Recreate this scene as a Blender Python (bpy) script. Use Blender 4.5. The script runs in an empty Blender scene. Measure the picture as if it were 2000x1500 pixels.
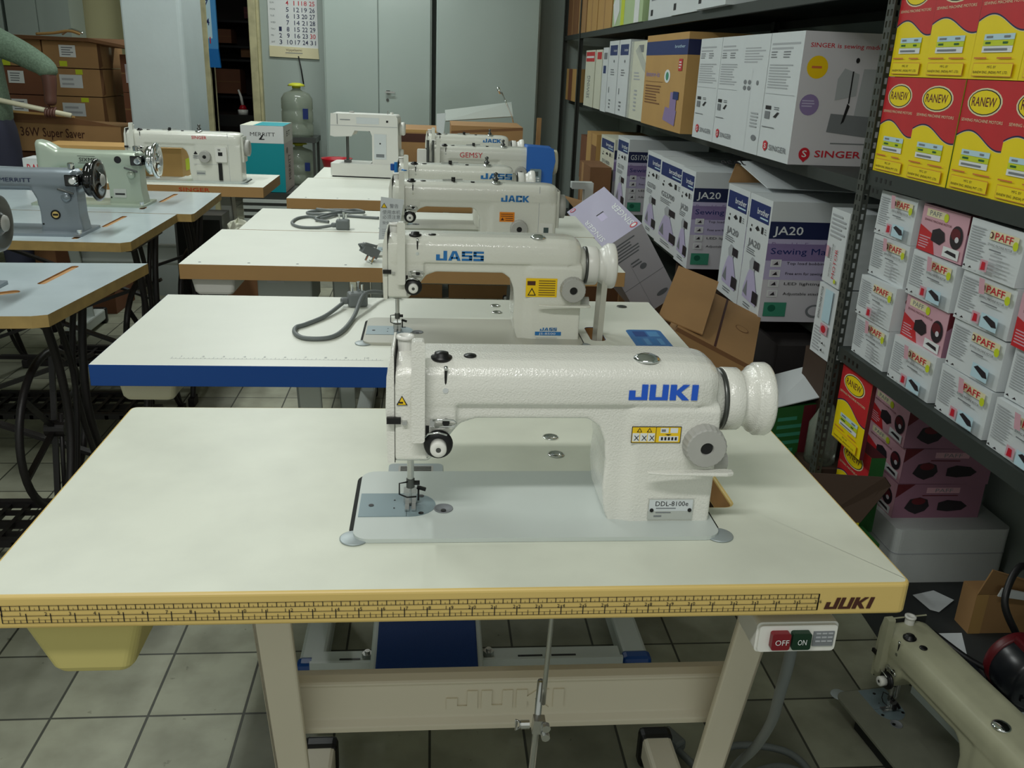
import bpy, math, random
from math import sin, cos, pi, radians
from mathutils import Vector, Matrix, Euler
random.seed(7)
C = bpy.context
S = C.scene
COL = S.collection

# ------------------------------------------------------------ camera, world, light, exposure
cam_d = bpy.data.cameras.new('camera')
cam = bpy.data.objects.new('camera', cam_d)
COL.objects.link(cam)
S.camera = cam
F_PX, YAW, PITCH, ROLL = 1723.9, 0.0990, 0.34728, 0.041335
cam_d.sensor_fit = 'HORIZONTAL'
cam_d.sensor_width = 36.0
cam_d.lens = F_PX / 2000 * 36.0
cam_d.clip_start = 0.02
fw = Vector((sin(YAW)*cos(PITCH), cos(YAW)*cos(PITCH), -sin(PITCH)))
r0 = Vector((cos(YAW), -sin(YAW), 0))
u0 = r0.cross(fw)
rr = cos(ROLL)*r0 + sin(ROLL)*u0
uu = -sin(ROLL)*r0 + cos(ROLL)*u0
cam.matrix_world = Matrix(((rr.x, uu.x, -fw.x, 0.49085), (rr.y, uu.y, -fw.y, -0.85196), (rr.z, uu.z, -fw.z, 1.31624), (0, 0, 0, 1)))

def lin(v):
    v = v/255.0
    return v/12.92 if v <= 0.04045 else ((v+0.055)/1.055)**2.4
def rgb(r, g, b): return (lin(r), lin(g), lin(b), 1)

W = bpy.data.worlds.new('world'); S.world = W
W.use_nodes = True
W.node_tree.nodes['Background'].inputs[0].default_value = (0.95, 1.0, 0.92, 1)
W.node_tree.nodes['Background'].inputs[1].default_value = 0.50

def area(name, loc, rot, sx, sy, power, col=(0.90, 1.0, 0.88)):
    d = bpy.data.lights.new(name, 'AREA'); d.shape = 'RECTANGLE'; d.size = sx; d.size_y = sy
    d.energy = power; d.color = col
    o = bpy.data.objects.new(name, d); COL.objects.link(o); o.location = loc; o.rotation_euler = rot
    return o
TUBE = (0.95, 1.0, 0.965)
area('ceiling_tube_light', (-0.85, 1.9, 2.72), (0, -0.2, 0), 0.10, 1.2, 27, TUBE)
area('ceiling_tube_light', (-0.5, 4.1, 2.72), (0, -0.1, 0), 0.10, 1.2, 27, TUBE)
area('ceiling_tube_light', (-0.2, 5.9, 2.72), (0, 0.1, 0), 1.2, 0.10, 22, TUBE)
area('ceiling_tube_light', (0.05, -0.95, 2.55), (0.45, -0.05, 0), 1.2, 0.12, 22, (1.0, 1.0, 0.965))
S.view_settings.view_transform = 'Standard'
S.view_settings.look = 'None'
S.view_settings.gamma = 1
S.view_settings.use_curve_mapping = False
S.view_settings.exposure = 0.0

# ------------------------------------------------------------ materials
MATS = {}
def mat(name, col, rough=0.5, metal=0.0, noise=0.0, nscale=20, bump=0.0, bscale=60, coat=0.0, alpha=1.0, trans=0.0, dark=0.75, spec=0.5, ior=1.45):
    if name in MATS: return MATS[name]
    m = bpy.data.materials.new(name); m.use_nodes = True
    nt = m.node_tree; b = nt.nodes['Principled BSDF']
    if not isinstance(col, tuple) or len(col) == 3: col = rgb(*col)
    b.inputs['Base Color'].default_value = col
    b.inputs['Roughness'].default_value = rough
    b.inputs['Metallic'].default_value = metal
    b.inputs['Coat Weight'].default_value = coat
    b.inputs['Coat Roughness'].default_value = 0.08
    b.inputs['Specular IOR Level'].default_value = spec
    b.inputs['IOR'].default_value = ior
    b.inputs['Alpha'].default_value = alpha
    b.inputs['Transmission Weight'].default_value = trans
    if noise or bump:
        tc = nt.nodes.new('ShaderNodeTexCoord')
    if noise:
        n = nt.nodes.new('ShaderNodeTexNoise'); n.inputs['Scale'].default_value = nscale; n.inputs['Detail'].default_value = 6
        nt.links.new(tc.outputs['Object'], n.inputs['Vector'])
        r = nt.nodes.new('ShaderNodeValToRGB')
        r.color_ramp.elements[0].position = 0.35; r.color_ramp.elements[1].position = 0.65
        r.color_ramp.elements[0].color = (col[0]*dark, col[1]*dark, col[2]*dark, 1)
        r.color_ramp.elements[1].color = col
        mx = nt.nodes.new('ShaderNodeMix'); mx.data_type = 'RGBA'; mx.inputs[0].default_value = noise
        mx.inputs[6].default_value = col
        nt.links.new(n.outputs['Fac'], r.inputs[0]); nt.links.new(r.outputs[0], mx.inputs[7])
        nt.links.new(mx.outputs[2], b.inputs['Base Color'])
    if bump:
        n2 = nt.nodes.new('ShaderNodeTexNoise'); n2.inputs['Scale'].default_value = bscale; n2.inputs['Detail'].default_value = 2
        nt.links.new(tc.outputs['Object'], n2.inputs['Vector'])
        bp = nt.nodes.new('ShaderNodeBump'); bp.inputs['Strength'].default_value = bump; bp.inputs['Distance'].default_value = 0.002
        nt.links.new(n2.outputs['Fac'], bp.inputs['Height']); nt.links.new(bp.outputs[0], b.inputs['Normal']); nt.links.new(bp.outputs[0], b.inputs['Coat Normal'])
    MATS[name] = m
    return m
mat('laminate', (226, 229, 218), 0.38, noise=0.35, nscale=7, dark=0.90)
mat('laminate_worn', (218, 222, 207), 0.42, noise=0.6, nscale=9, dark=0.84)
mat('laminate_blue', (190, 203, 208), 0.22, noise=0.4, nscale=9, dark=0.85, coat=0.3)
mat('edge_yellow', (214, 186, 112), 0.4, noise=0.3, nscale=5, dark=0.9)
mat('edge_blue', (10, 66, 138), 0.35)
mat('edge_wood', (176, 138, 88), 0.5, noise=0.3, nscale=8, dark=0.85)
mat('edge_ply', (178, 150, 92), 0.5, noise=0.6, nscale=25, dark=0.7)
mat('raw_wood', (176, 132, 80), 0.7, noise=0.6, nscale=30, dark=0.7)
mat('enamel', (222, 222, 214), 0.22, bump=0.42, bscale=430, coat=0.9, noise=0.15, nscale=4, dark=0.93)
mat('enamel_dusty', (168, 168, 142), 0.5, noise=0.5, nscale=18, dark=0.75)
mat('bed_dusty', (120, 122, 108), 0.5, noise=0.5, nscale=18, dark=0.75)
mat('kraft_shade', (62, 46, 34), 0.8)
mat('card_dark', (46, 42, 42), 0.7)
mat('enamel_far', (216, 217, 207), 0.26, coat=0.7, bump=0.25, bscale=300)
mat('bed_enamel', (194, 202, 198), 0.32, noise=0.3, nscale=12, dark=0.93)
mat('bed_tan', (178, 178, 166), 0.36, noise=0.2, nscale=12, dark=0.93)
mat('plastic_white', (222, 222, 216), 0.3)
mat('plastic_cream', (208, 204, 178), 0.38)
mat('plastic_grey', (170, 170, 165), 0.45, noise=0.2, nscale=60)
mat('plastic_yellow', (206, 194, 122), 0.45)
mat('plate_steel', (130, 148, 154), 0.35, metal=0.35)
mat('steel', (190, 192, 190), 0.25, metal=0.9)
mat('steel_dark', (95, 97, 95), 0.35, metal=0.8)
mat('chrome', (225, 228, 228), 0.08, metal=1.0)
mat('bracket', (160, 170, 172), 0.4, metal=0.3)
mat('sheet_dark', (46, 49, 49), 0.7, noise=0.4, nscale=12, dark=0.8)
mat('black', (16, 16, 17), 0.4)
mat('black_gloss', (12, 12, 13), 0.12, coat=0.6)
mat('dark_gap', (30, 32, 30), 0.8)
mat('iron', (26, 23, 24), 0.45, bump=0.2, bscale=150)
mat('stand_beige', (222, 214, 194), 0.42, noise=0.2, nscale=5, dark=0.9)
mat('stand_grey', (196, 204, 200), 0.42, noise=0.2, nscale=5, dark=0.9)
mat('rubber_blue', (14, 54, 116), 0.7, bump=0.4, bscale=300)
mat('cord_grey', (108, 114, 114), 0.5)
mat('cord_black', (22, 22, 23), 0.45)
mat('logo_blue', (28, 88, 200), 0.4)
mat('logo_blue2', (38, 112, 176), 0.4)
mat('logo_red', (196, 34, 52), 0.4)
mat('logo_orange', (190, 66, 34), 0.4)
mat('ink', (24, 22, 26), 0.6)
mat('ink_brown', (70, 34, 22), 0.6)
mat('ink_grey', (120, 124, 128), 0.6)
mat('ink_lightgrey', (168, 172, 176), 0.6)
mat('label_yellow', (236, 196, 20), 0.35)
mat('label_orange', (226, 132, 24), 0.4)
mat('label_silver', (186, 190, 184), 0.35, metal=0.1)
mat('lcd', (70, 84, 84), 0.2)
mat('motor_blue', (38, 104, 190), 0.35)
mat('sticker_blue', (26, 104, 172), 0.3)
mat('sticker_blue2', (70, 140, 196), 0.3)
mat('card_white', (208, 214, 216), 0.6, noise=0.25, nscale=6, dark=0.9)
mat('card_cream', (206, 208, 190), 0.65, noise=0.3, nscale=6, dark=0.88)
mat('card_grey', (206, 204, 210), 0.6, noise=0.2, nscale=5, dark=0.9)
mat('card_lav', (170, 166, 190), 0.5, noise=0.2, nscale=5, dark=0.92)
mat('kraft', (166, 128, 84), 0.75, noise=0.5, nscale=7, dark=0.82)
mat('kraft_dark', (126, 88, 56), 0.75, noise=0.5, nscale=7, dark=0.8)
mat('kraft_red', (120, 76, 52), 0.75, noise=0.5, nscale=7, dark=0.8)
mat('kraft_light', (184, 146, 88), 0.7, noise=0.4, nscale=7, dark=0.85)
mat('tape', (150, 116, 78), 0.25)
mat('print_navy', (22, 42, 104), 0.45)
mat('print_navy2', (28, 36, 76), 0.45)
mat('print_purple', (138, 120, 166), 0.5)
mat('print_lilac', (184, 176, 208), 0.5)
mat('print_green', (60, 140, 112), 0.5)
mat('print_dgreen', (20, 96, 72), 0.5)
mat('print_teal', (0, 148, 160), 0.45)
mat('print_red', (196, 42, 48), 0.45, noise=0.4, nscale=14, dark=0.8)
mat('print_yellow', (238, 214, 20), 0.45, noise=0.3, nscale=12, dark=0.88)
mat('print_lime', (196, 210, 40), 0.5)
mat('print_ltblue', (184, 214, 226), 0.5)
mat('print_pink', (206, 160, 172), 0.5, noise=0.2, nscale=10, dark=0.9)
mat('print_mauve', (150, 108, 128), 0.5, noise=0.2, nscale=10, dark=0.9)
mat('print_orange', (206, 110, 60), 0.5)
mat('print_maroon', (96, 30, 38), 0.5)
mat('print_dark', (40, 34, 40), 0.5)
mat('print_white', (222, 226, 226), 0.5)
mat('print_cream', (222, 214, 176), 0.5)
mat('print_yg', (40, 96, 44), 0.5)
mat('rack', (50, 56, 53), 0.55, noise=0.3, nscale=10, dark=0.8)
mat('post', (72, 76, 71), 0.5, metal=0.2, noise=0.3, nscale=20, dark=0.8)
mat('foam', (196, 202, 200), 0.7, bump=0.4, bscale=200, noise=0.3, nscale=10, dark=0.9)
mat('cupboard', (168, 182, 176), 0.14, noise=0.25, nscale=2.5, dark=0.88, bump=0.12, bscale=8, coat=0.3)
mat('wall_grey', (166, 178, 172), 0.6, noise=0.3, nscale=3, dark=0.88)
mat('wall_cream', (186, 182, 142), 0.7, noise=0.3, nscale=4, dark=0.9)
mat('pillar', (186, 198, 200), 0.65, noise=0.4, nscale=6, dark=0.88, bump=0.3, bscale=30)
mat('frame_cream', (196, 190, 150), 0.6, noise=0.6, nscale=12, dark=0.6)
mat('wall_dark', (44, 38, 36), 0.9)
mat('ceiling', (200, 204, 196), 0.8)
mat('bottle', (176, 186, 170), 0.15, trans=0.55, alpha=0.8)
mat('film', (210, 214, 208), 0.2, alpha=0.55)
mat('cap_yellow', (206, 210, 60), 0.4)
mat('skin', (88, 56, 46), 0.5)
mat('knit', (112, 134, 114), 0.85, noise=0.8, nscale=110, dark=0.6, bump=0.8, bscale=120)
mat('trouser', (52, 54, 72), 0.8)
mat('hair', (18, 15, 14), 0.6)
mat('sage', (172, 184, 168), 0.3, metal=0.25, noise=0.2, nscale=8, dark=0.9)
mat('grey_hammer', (140, 150, 158), 0.3, metal=0.35, noise=0.2, nscale=10, dark=0.9)
mat('plastic_red', (170, 20, 36), 0.35)
mat('motor_dark', (22, 24, 28), 0.3)
mat('motor_red', (84, 16, 22), 0.4)
mat('board_white', (188, 198, 194), 0.4)
mat('green_film', (176, 200, 150), 0.3)

def floor_mat():
    m = bpy.data.materials.new('floor_tiles'); m.use_nodes = True
    nt = m.node_tree; b = nt.nodes['Principled BSDF']; L = nt.links.new
    tc = nt.nodes.new('ShaderNodeTexCoord'); mp = nt.nodes.new('ShaderNodeMapping')
    mp.inputs['Location'].default_value = (0.093, -0.709+0.2*10, 0)
    br = nt.nodes.new('ShaderNodeTexBrick'); br.offset = 0.0; br.squash = 1.0
    br.inputs['Scale'].default_value = 1.0; br.inputs['Brick Width'].default_value = 0.1965; br.inputs['Row Height'].default_value = 0.208
    br.inputs['Mortar Size'].default_value = 0.0030; br.inputs['Mortar Smooth'].default_value = 0.3; br.inputs['Bias'].default_value = -0.35
    br.inputs['Color1'].default_value = rgb(156, 158, 138); br.inputs['Color2'].default_value = rgb(108, 110, 98)
    br.inputs['Mortar'].default_value = rgb(58, 60, 50)
    mp.inputs['Location'].default_value = (0.093, -0.709+0.208*8, 0)
    L(tc.outputs['Object'], mp.inputs[0]); L(mp.outputs[0], br.inputs['Vector'])
    n = nt.nodes.new('ShaderNodeTexNoise'); n.inputs['Scale'].default_value = 9; n.inputs['Detail'].default_value = 8; L(tc.outputs['Object'], n.inputs['Vector'])
    r = nt.nodes.new('ShaderNodeValToRGB'); r.color_ramp.elements[0].position = 0.3; r.color_ramp.elements[1].position = 0.62
    r.color_ramp.elements[0].color = (0.45, 0.44, 0.40, 1); r.color_ramp.elements[1].color = (1, 1, 1, 1); L(n.outputs['Fac'], r.inputs[0])
    mx = nt.nodes.new('ShaderNodeMix'); mx.data_type = 'RGBA'; mx.blend_type = 'MULTIPLY'; mx.inputs[0].default_value = 0.6
    L(br.outputs['Color'], mx.inputs[6]); L(r.outputs[0], mx.inputs[7])
    v = nt.nodes.new('ShaderNodeTexNoise'); v.inputs['Scale'].default_value = 34; v.inputs['Detail'].default_value = 3; L(tc.outputs['Object'], v.inputs['Vector'])
    r2 = nt.nodes.new('ShaderNodeValToRGB'); r2.color_ramp.elements[0].position = 0.24; r2.color_ramp.elements[1].position = 0.30
    r2.color_ramp.elements[0].color = (0.35, 0.34, 0.3, 1); r2.color_ramp.elements[1].color = (1, 1, 1, 1); L(v.outputs['Fac'], r2.inputs[0])
    mx2 = nt.nodes.new('ShaderNodeMix'); mx2.data_type = 'RGBA'; mx2.blend_type = 'MULTIPLY'; mx2.inputs[0].default_value = 0.8
    L(mx.outputs[2], mx2.inputs[6]); L(r2.outputs[0], mx2.inputs[7])
    L(mx2.outputs[2], b.inputs['Base Color']); b.inputs['Roughness'].default_value = 0.55
    bp = nt.nodes.new('ShaderNodeBump'); bp.inputs['Strength'].default_value = 0.5; bp.inputs['Distance'].default_value = 0.003; bp.invert = True
    L(br.outputs['Fac'], bp.inputs['Height']); L(bp.outputs[0], b.inputs['Normal'])
    MATS['floor_tiles'] = m
floor_mat()

# ------------------------------------------------------------ text and logo glyphs
_tc = {}
def text_geo(s, bold):
    bold = 0.0 if ('M' in s or '1' in s) else min(bold, .009)
    k = (s, bold)
    if k not in _tc:
        c = bpy.data.curves.new('t', 'FONT'); c.body = s; c.resolution_u = 2; c.offset = bold
        o = bpy.data.objects.new('t', c); m = o.to_mesh()
        v = [(p.co.x/0.682, p.co.y/0.682) for p in m.vertices]; f = [tuple(p.vertices) for p in m.polygons]
        o.to_mesh_clear(); bpy.data.objects.remove(o); bpy.data.curves.remove(c)
        if v:
            x0 = min(p[0] for p in v); v = [(p[0]-x0, p[1]) for p in v]
        _tc[k] = (v, f, max([p[0] for p in v] or [1]))
    return _tc[k]
def _box2(a, b, c, d): return [(a, b), (c, b), (c, d), (a, d)]
GL = {'J': (1.05, [[(0, 0), (1.05, 0), (1.05, 1), (.7, 1), (.7, .2), (.36, .2), (.36, .62), (0, .62)]]),
 'U': (1.05, [[(0, 0), (1.05, 0), (1.05, 1), (.71, 1), (.71, .2), (.34, .2), (.34, 1), (0, 1)]]),
 'K': (1.12, [_box2(0, 0, .36, 1), [(.36, .38), (.72, 0), (1.12, 0), (.62, .52), (1.1, 1), (.72, 1), (.36, .62)]]),
 'I': (.36, [_box2(0, 0, .36, 1)]),
 'A': (1.2, [[(0, 0), (.34, 0), (.62, .78), (.62, 1), (.4, 1)], [(.86, 0), (1.2, 0), (.8, 1), (.62, 1), (.62, .78)], _box2(.3, .18, .9, .38)]),
 'S': (1.0, [_box2(0, 0, 1, .24), _box2(0, .4, 1, .6), _box2(0, .78, 1, 1), _box2(0, .5, .3, .9), _box2(.7, .1, 1, .5)]),
 'C': (1.0, [_box2(0, 0, 1, .24), _box2(0, .76, 1, 1), _box2(0, .2, .34, .8), _box2(.7, .1, 1, .34), _box2(.7, .66, 1, .9)])}
def logo_geo(s, gap=0.14):
    v = []; f = []; x = 0
    for ch in s:
        w, polys = GL[ch]
        for p in polys:
            f.append(tuple(range(len(v), len(v)+len(p)))); v += [(x+a, b) for a, b in p]
        x += w+gap
    return v, f, x-gap

# ------------------------------------------------------------ mesh builder
class MB:
    def __init__(self): self.v = []; self.f = []; self.m = []; self.mats = []; self.sm = []
    def mi(self, name):
        if name not in self.mats: self.mats.append(name)
        return self.mats.index(name)
    def add(self, v, f, m, smooth=False):
        o = len(self.v); self.v += [tuple(p) for p in v]; i = self.mi(m)
        for q in f: self.f.append(tuple(a+o for a in q)); self.m.append(i); self.sm.append(smooth)
        return self
    def box(self, x0, y0, z0, x1, y1, z1, m):
        v = [(x0,y0,z0),(x1,y0,z0),(x1,y1,z0),(x0,y1,z0),(x0,y0,z1),(x1,y0,z1),(x1,y1,z1),(x0,y1,z1)]
        return self.add(v, [(0,3,2,1),(4,5,6,7),(0,1,5,4),(1,2,6,5),(2,3,7,6),(3,0,4,7)], m)
    def obox(self, c, size, e, m):
        R = Euler(e).to_matrix(); c = Vector(c); a, b, d = [s/2 for s in size]
        v = [c+R@Vector(p) for p in [(-a,-b,-d),(a,-b,-d),(a,b,-d),(-a,b,-d),(-a,-b,d),(a,-b,d),(a,b,d),(-a,b,d)]]
        return self.add(v, [(0,3,2,1),(4,5,6,7),(0,1,5,4),(1,2,6,5),(2,3,7,6),(3,0,4,7)], m)
    def bar(self, p, q, w, h, m, up=(0, 0, 1)):
        p = Vector(p); q = Vector(q); d = (q-p).normalized(); u = Vector(up)
        if abs(d.dot(u)) > 0.98: u = Vector((0, 1, 0))
        s = d.cross(u).normalized()*w/2; t = s.cross(d).normalized()*h/2
        v = [p-s-t, p+s-t, p+s+t, p-s+t, q-s-t, q+s-t, q+s+t, q-s+t]
        return self.add(v, [(0,1,2,3),(7,6,5,4),(0,4,5,1),(1,5,6,2),(2,6,7,3),(3,7,4,0)], m)
    def prism(self, pts, ax, a, b, m, mtop=None, smooth=False):
        def P(p, h): return (h, p[0], p[1]) if ax == 'x' else (p[0], h, p[1]) if ax == 'y' else (p[0], p[1], h)
        n = len(pts); v = [P(p, a) for p in pts]+[P(p, b) for p in pts]
        self.add(v, [(i, (i+1) % n, (i+1) % n+n, i+n) for i in range(n)], m, smooth)
        self.add(v, [tuple(reversed(range(n)))], m); self.add(v, [tuple(range(n, 2*n))], mtop or m)
        return self
    def loft(self, rings, m, smooth=True):
        n = len(rings[0]); v = [p for r in rings for p in r]; f = []
        for k in range(len(rings)-1):
            for i in range(n): f.append((k*n+i, k*n+(i+1) % n, (k+1)*n+(i+1) % n, (k+1)*n+i))
        f.append(tuple(reversed(range(n)))); f.append(tuple(range((len(rings)-1)*n, len(rings)*n)))
        return self.add(v, f, m, smooth)
    def lathe(self, prof, c, ax, m, seg=32, smooth=True):
        c = Vector(c); A = {'x': ((1,0,0),(0,1,0),(0,0,1)), 'y': ((0,1,0),(1,0,0),(0,0,1)), 'z': ((0,0,1),(1,0,0),(0,1,0))}[ax] if isinstance(ax, str) else None
        if A is None:
            d = Vector(ax).normalized(); s = d.orthogonal().normalized(); t = d.cross(s)
        else: d, s, t = [Vector(q) for q in A]
        rings = []
        for h, r in prof: rings.append([c+d*h+(s*cos(2*pi*i/seg)+t*sin(2*pi*i/seg))*max(r, 1e-5) for i in range(seg)])
        return self.loft(rings, m, smooth)
    def cyl(self, c, ax, r, h, m, seg=24): return self.lathe([(0, r), (h, r)], c, ax, m, seg, False)
    def tube(self, pts, r, m, seg=10, closed=False):
        P = [Vector(p) for p in pts]; rings = []; prev = None
        for i, p in enumerate(P):
            if closed: d = (P[(i+1) % len(P)]-P[i-1]).normalized()
            else: d = (P[min(i+1, len(P)-1)]-P[max(i-1, 0)]).normalized()
            s = d.orthogonal().normalized() if prev is None else (prev-d*prev.dot(d)).normalized()
            prev = s; t = d.cross(s); rad = r[i] if isinstance(r, (list, tuple)) else r
            rings.append([p+(s*cos(2*pi*k/seg)+t*sin(2*pi*k/seg))*rad for k in range(seg)])
        if closed: rings.append(rings[0])
        return self.loft(rings, m)
    def flat(self, geo, o, U, V, h, m, w=None, hs=None):
        gv, gf, gw = geo; o = Vector(o); U = Vector(U); V = Vector(V)
        sx = h if w is None else w/gw
        return self.add([o+U*(x*sx)+V*(y*h) for x, y in gv], gf, m)
    def text(self, s, o, U, V, h, m, w=None, bold=0.0): return self.flat(text_geo(s, bold), o, U, V, h, m, w)
    def logo(self, s, o, U, V, h, m, w=None, gap=0.14): return self.flat(logo_geo(s, gap), o, U, V, h, m, w)
    def mesh(self, name='mesh'):
        me = bpy.data.meshes.new(name); me.from_pydata(self.v, [], self.f)
        for k in self.mats: me.materials.append(MATS[k])
        me.polygons.foreach_set('material_index', self.m); me.polygons.foreach_set('use_smooth', self.sm)
        me.update(); return me
    def build(self, name, parent=None, bevel=0, seg=2, loc=None, solid=0):
        o = bpy.data.objects.new(name, self.mesh(name)); COL.objects.link(o)
        if parent: o.parent = parent
        if loc: o.location = loc
        if solid:
            s = o.modifiers.new('s', 'SOLIDIFY'); s.thickness = solid; s.offset = 0
        if bevel:
            b = o.modifiers.new('b', 'BEVEL'); b.width = bevel; b.segments = seg; b.limit_method = 'ANGLE'; b.angle_limit = radians(40); b.harden_normals = False
        return o
def bake(o, keep_mats=True):
    C.view_layer.update(); dg = C.evaluated_depsgraph_get()
    me = bpy.data.meshes.new_from_object(o.evaluated_get(dg), depsgraph=dg)
    return me
def cast(mb, name, parent, voxel, iters, matname):
    t = mb.build('tmp'); r = t.modifiers.new('r', 'REMESH'); r.mode = 'VOXEL'; r.voxel_size = voxel; r.use_smooth_shade = True
    s = t.modifiers.new('s', 'SMOOTH'); s.factor = 0.5; s.iterations = iters
    me = bake(t); me.name = name; me.materials.clear(); me.materials.append(MATS[matname])
    me.polygons.foreach_set('use_smooth', [True]*len(me.polygons))
    bpy.data.objects.remove(t)
    o = bpy.data.objects.new(name, me); COL.objects.link(o)
    if parent: o.parent = parent
    return o
def spline(pts, n=8):
    P = [Vector(p) for p in pts]; out = []
    for i in range(len(P)-1):
        a = P[max(i-1, 0)]; b = P[i]; c = P[i+1]; d = P[min(i+2, len(P)-1)]
        for k in range(n):
            t = k/n; out.append(0.5*((2*b)+(c-a)*t+(2*a-5*b+4*c-d)*t*t+(3*b-a-3*c+d)*t**3))
    out.append(P[-1]); return out
def thing(name, label, cat, loc=(0, 0, 0), rz=0, group=None, rot=None):
    o = bpy.data.objects.new(name, None); COL.objects.link(o); o.empty_display_size = 0.05
    o.location = loc; o.rotation_euler = rot if rot else (0, 0, rz)
    return tag(o, label, cat, group)
def tag(o, label, cat, group=None, kind=None):
    o['label'] = label; o['category'] = cat
    if group: o['group'] = group
    if kind: o['kind'] = kind
    return o
def struct(mb, name, bevel=0):
    o = mb.build(name, bevel=bevel); o['kind'] = 'structure'; return o
def rrect(x0, y0, x1, y1, r, n=5):
    out = []
    for cx, cy, a0 in [(x1-r, y0+r, -90), (x1-r, y1-r, 0), (x0+r, y1-r, 90), (x0+r, y0+r, 180)]:
        for k in range(n+1):
            a = radians(a0+90*k/n); out.append((cx+r*cos(a), cy+r*sin(a)))
    return out

# face art: items in 0..1 face coordinates
def art(M, o, U, V, Wd, Hd, items, eps=0.0006):
    o = Vector(o); U = Vector(U).normalized(); V = Vector(V).normalized(); N = U.cross(V)
    for k, it in enumerate(items):
        q = o+N*(eps*(1+k*0.35)); t = it[0]
        def P(u, v): return q+U*(u*Wd)+V*(v*Hd)
        if t == 'r': M.add([P(it[1], it[2]), P(it[3], it[2]), P(it[3], it[4]), P(it[1], it[4])], [(0, 1, 2, 3)], it[5])
        elif t == 'p': M.add([P(*a) for a in it[1]], [tuple(range(len(it[1])))], it[2])
        elif t == 'e':
            n = 20; M.add([P(it[1]+it[3]*cos(2*pi*i/n), it[2]+it[4]*sin(2*pi*i/n)) for i in range(n)], [tuple(range(n))], it[5])
        elif t == 't': M.text(it[1], P(it[2], it[3]), U, V, it[4]*Hd, it[5], it[6]*Wd if len(it) > 6 and it[6] else None, it[7] if len(it) > 7 else 0.0)
        elif t == 'tv': M.text(it[1], P(it[2], it[3]), V, -U, it[4]*Wd, it[5], it[6]*Hd if len(it) > 6 and it[6] else None, 0.0)
        elif t == 'g': M.logo(it[1], P(it[2], it[3]), U, V, it[4]*Hd, it[5], it[6]*Wd)
        elif t == 'lines':
            _, u0_, v0_, u1_, v1_, n, m = it
            for i in range(n):
                v = v1_-(v1_-v0_)*(i+0.5)/n; e = random.uniform(0.65, 1.0); hh = (v1_-v0_)/n*0.22
                M.add([P(u0_, v-hh), P(u0_+(u1_-u0_)*e, v-hh), P(u0_+(u1_-u0_)*e, v+hh), P(u0_, v+hh)], [(0, 1, 2, 3)], m)

def carton_mesh(sx, sy, sz, m, left=None, front=None, top=None, crush=0.0, seed=0, right=None, name='carton'):
    """box with footprint centre-bottom origin; left face looks to -X, front face to -Y"""
    M = MB(); a, b = sx/2, sy/2; rnd = random.Random(seed)
    j = lambda: rnd.uniform(-crush, crush)
    M.box(-a, -b, 0, a, b, sz, m)
    if crush:
        M.v = [(x+j()*0.4, y+j()*0.7, z+(j() if z > 0 else 0)) for x, y, z in M.v]
    e = 0.0006+crush*0.6
    if left: art(M, (-a, b, 0), (0, -1, 0), (0, 0, 1), sy, sz, left, e)
    if front: art(M, (-a, -b, 0), (1, 0, 0), (0, 0, 1), sx, sz, front, e)
    if top: art(M, (-a, -b, sz), (1, 0, 0), (0, 1, 0), sx, sy, top, e)
    if right: art(M, (a, -b, 0), (0, 1, 0), (0, 0, 1), sy, sz, right, e)
    return M
def carton(name, label, x0, y0, z0, x1, y1, z1, m, left=None, front=None, top=None, group=None, crush=0, seed=0, rz=0, cat='carton', right=None):
    M = carton_mesh(x1-x0, y1-y0, z1-z0, m, left, front, top, crush, seed, right)
    o = M.build(name, bevel=0)
    o.location = ((x0+x1)/2, (y0+y1)/2, z0); o.rotation_euler = (0, 0, rz)
    return tag(o, label, cat, group)

# ============================================================ the setting
M = MB(); M.box(-3.4, -1.6, -0.05, 2.2, 8.7, 0, 'floor_tiles'); struct(M, 'floor')
M = MB(); M.box(-3.4, -1.6, 2.85, 2.2, 8.7, 2.9, 'ceiling'); struct(M, 'ceiling')
M = MB(); M.box(2.14, -1.6, 0, 2.2, 8.7, 2.85, 'wall_grey'); struct(M, 'wall_right')
M = MB(); M.box(-3.4, -1.6, 0, -3.34, 8.7, 2.85, 'wall_grey'); struct(M, 'wall_left')
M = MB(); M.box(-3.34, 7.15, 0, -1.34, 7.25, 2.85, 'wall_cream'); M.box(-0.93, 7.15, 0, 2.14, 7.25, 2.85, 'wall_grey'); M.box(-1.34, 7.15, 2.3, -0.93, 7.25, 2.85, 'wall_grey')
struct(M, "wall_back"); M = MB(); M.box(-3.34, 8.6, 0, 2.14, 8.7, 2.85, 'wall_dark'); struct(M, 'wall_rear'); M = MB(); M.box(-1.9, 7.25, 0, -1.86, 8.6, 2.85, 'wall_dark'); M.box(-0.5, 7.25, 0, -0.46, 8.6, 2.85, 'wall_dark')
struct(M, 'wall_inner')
M = MB(); M.box(-1.0, 7.05, 0, -0.94, 7.3, 2.36, 'frame_cream'); M.box(-0.945, 7.09, 0, -0.92, 7.2, 2.36, 'frame_cream'); M.box(-1.4, 7.05, 2.3, -1.0, 7.3, 2.36, 'frame_cream'); M.box(-1.4, 7.1, 0, -1.34, 7.3, 2.3, 'frame_cream'); struct(M, 'trim_1', 0.006)
M = MB(); M.prism([(-1.10, 4.2), (-0.812, 4.2), (-0.797, 4.215), (-0.797, 4.63), (-1.10, 4.63)], 'z', 0, 2.85, 'pillar'); struct(M, 'wall_pillar', 0.01)
M = MB(); M.box(-1.95, 7.04, 0, -1.90, 7.15, 2.85, 'frame_cream'); struct(M, 'trim_2')
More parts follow.
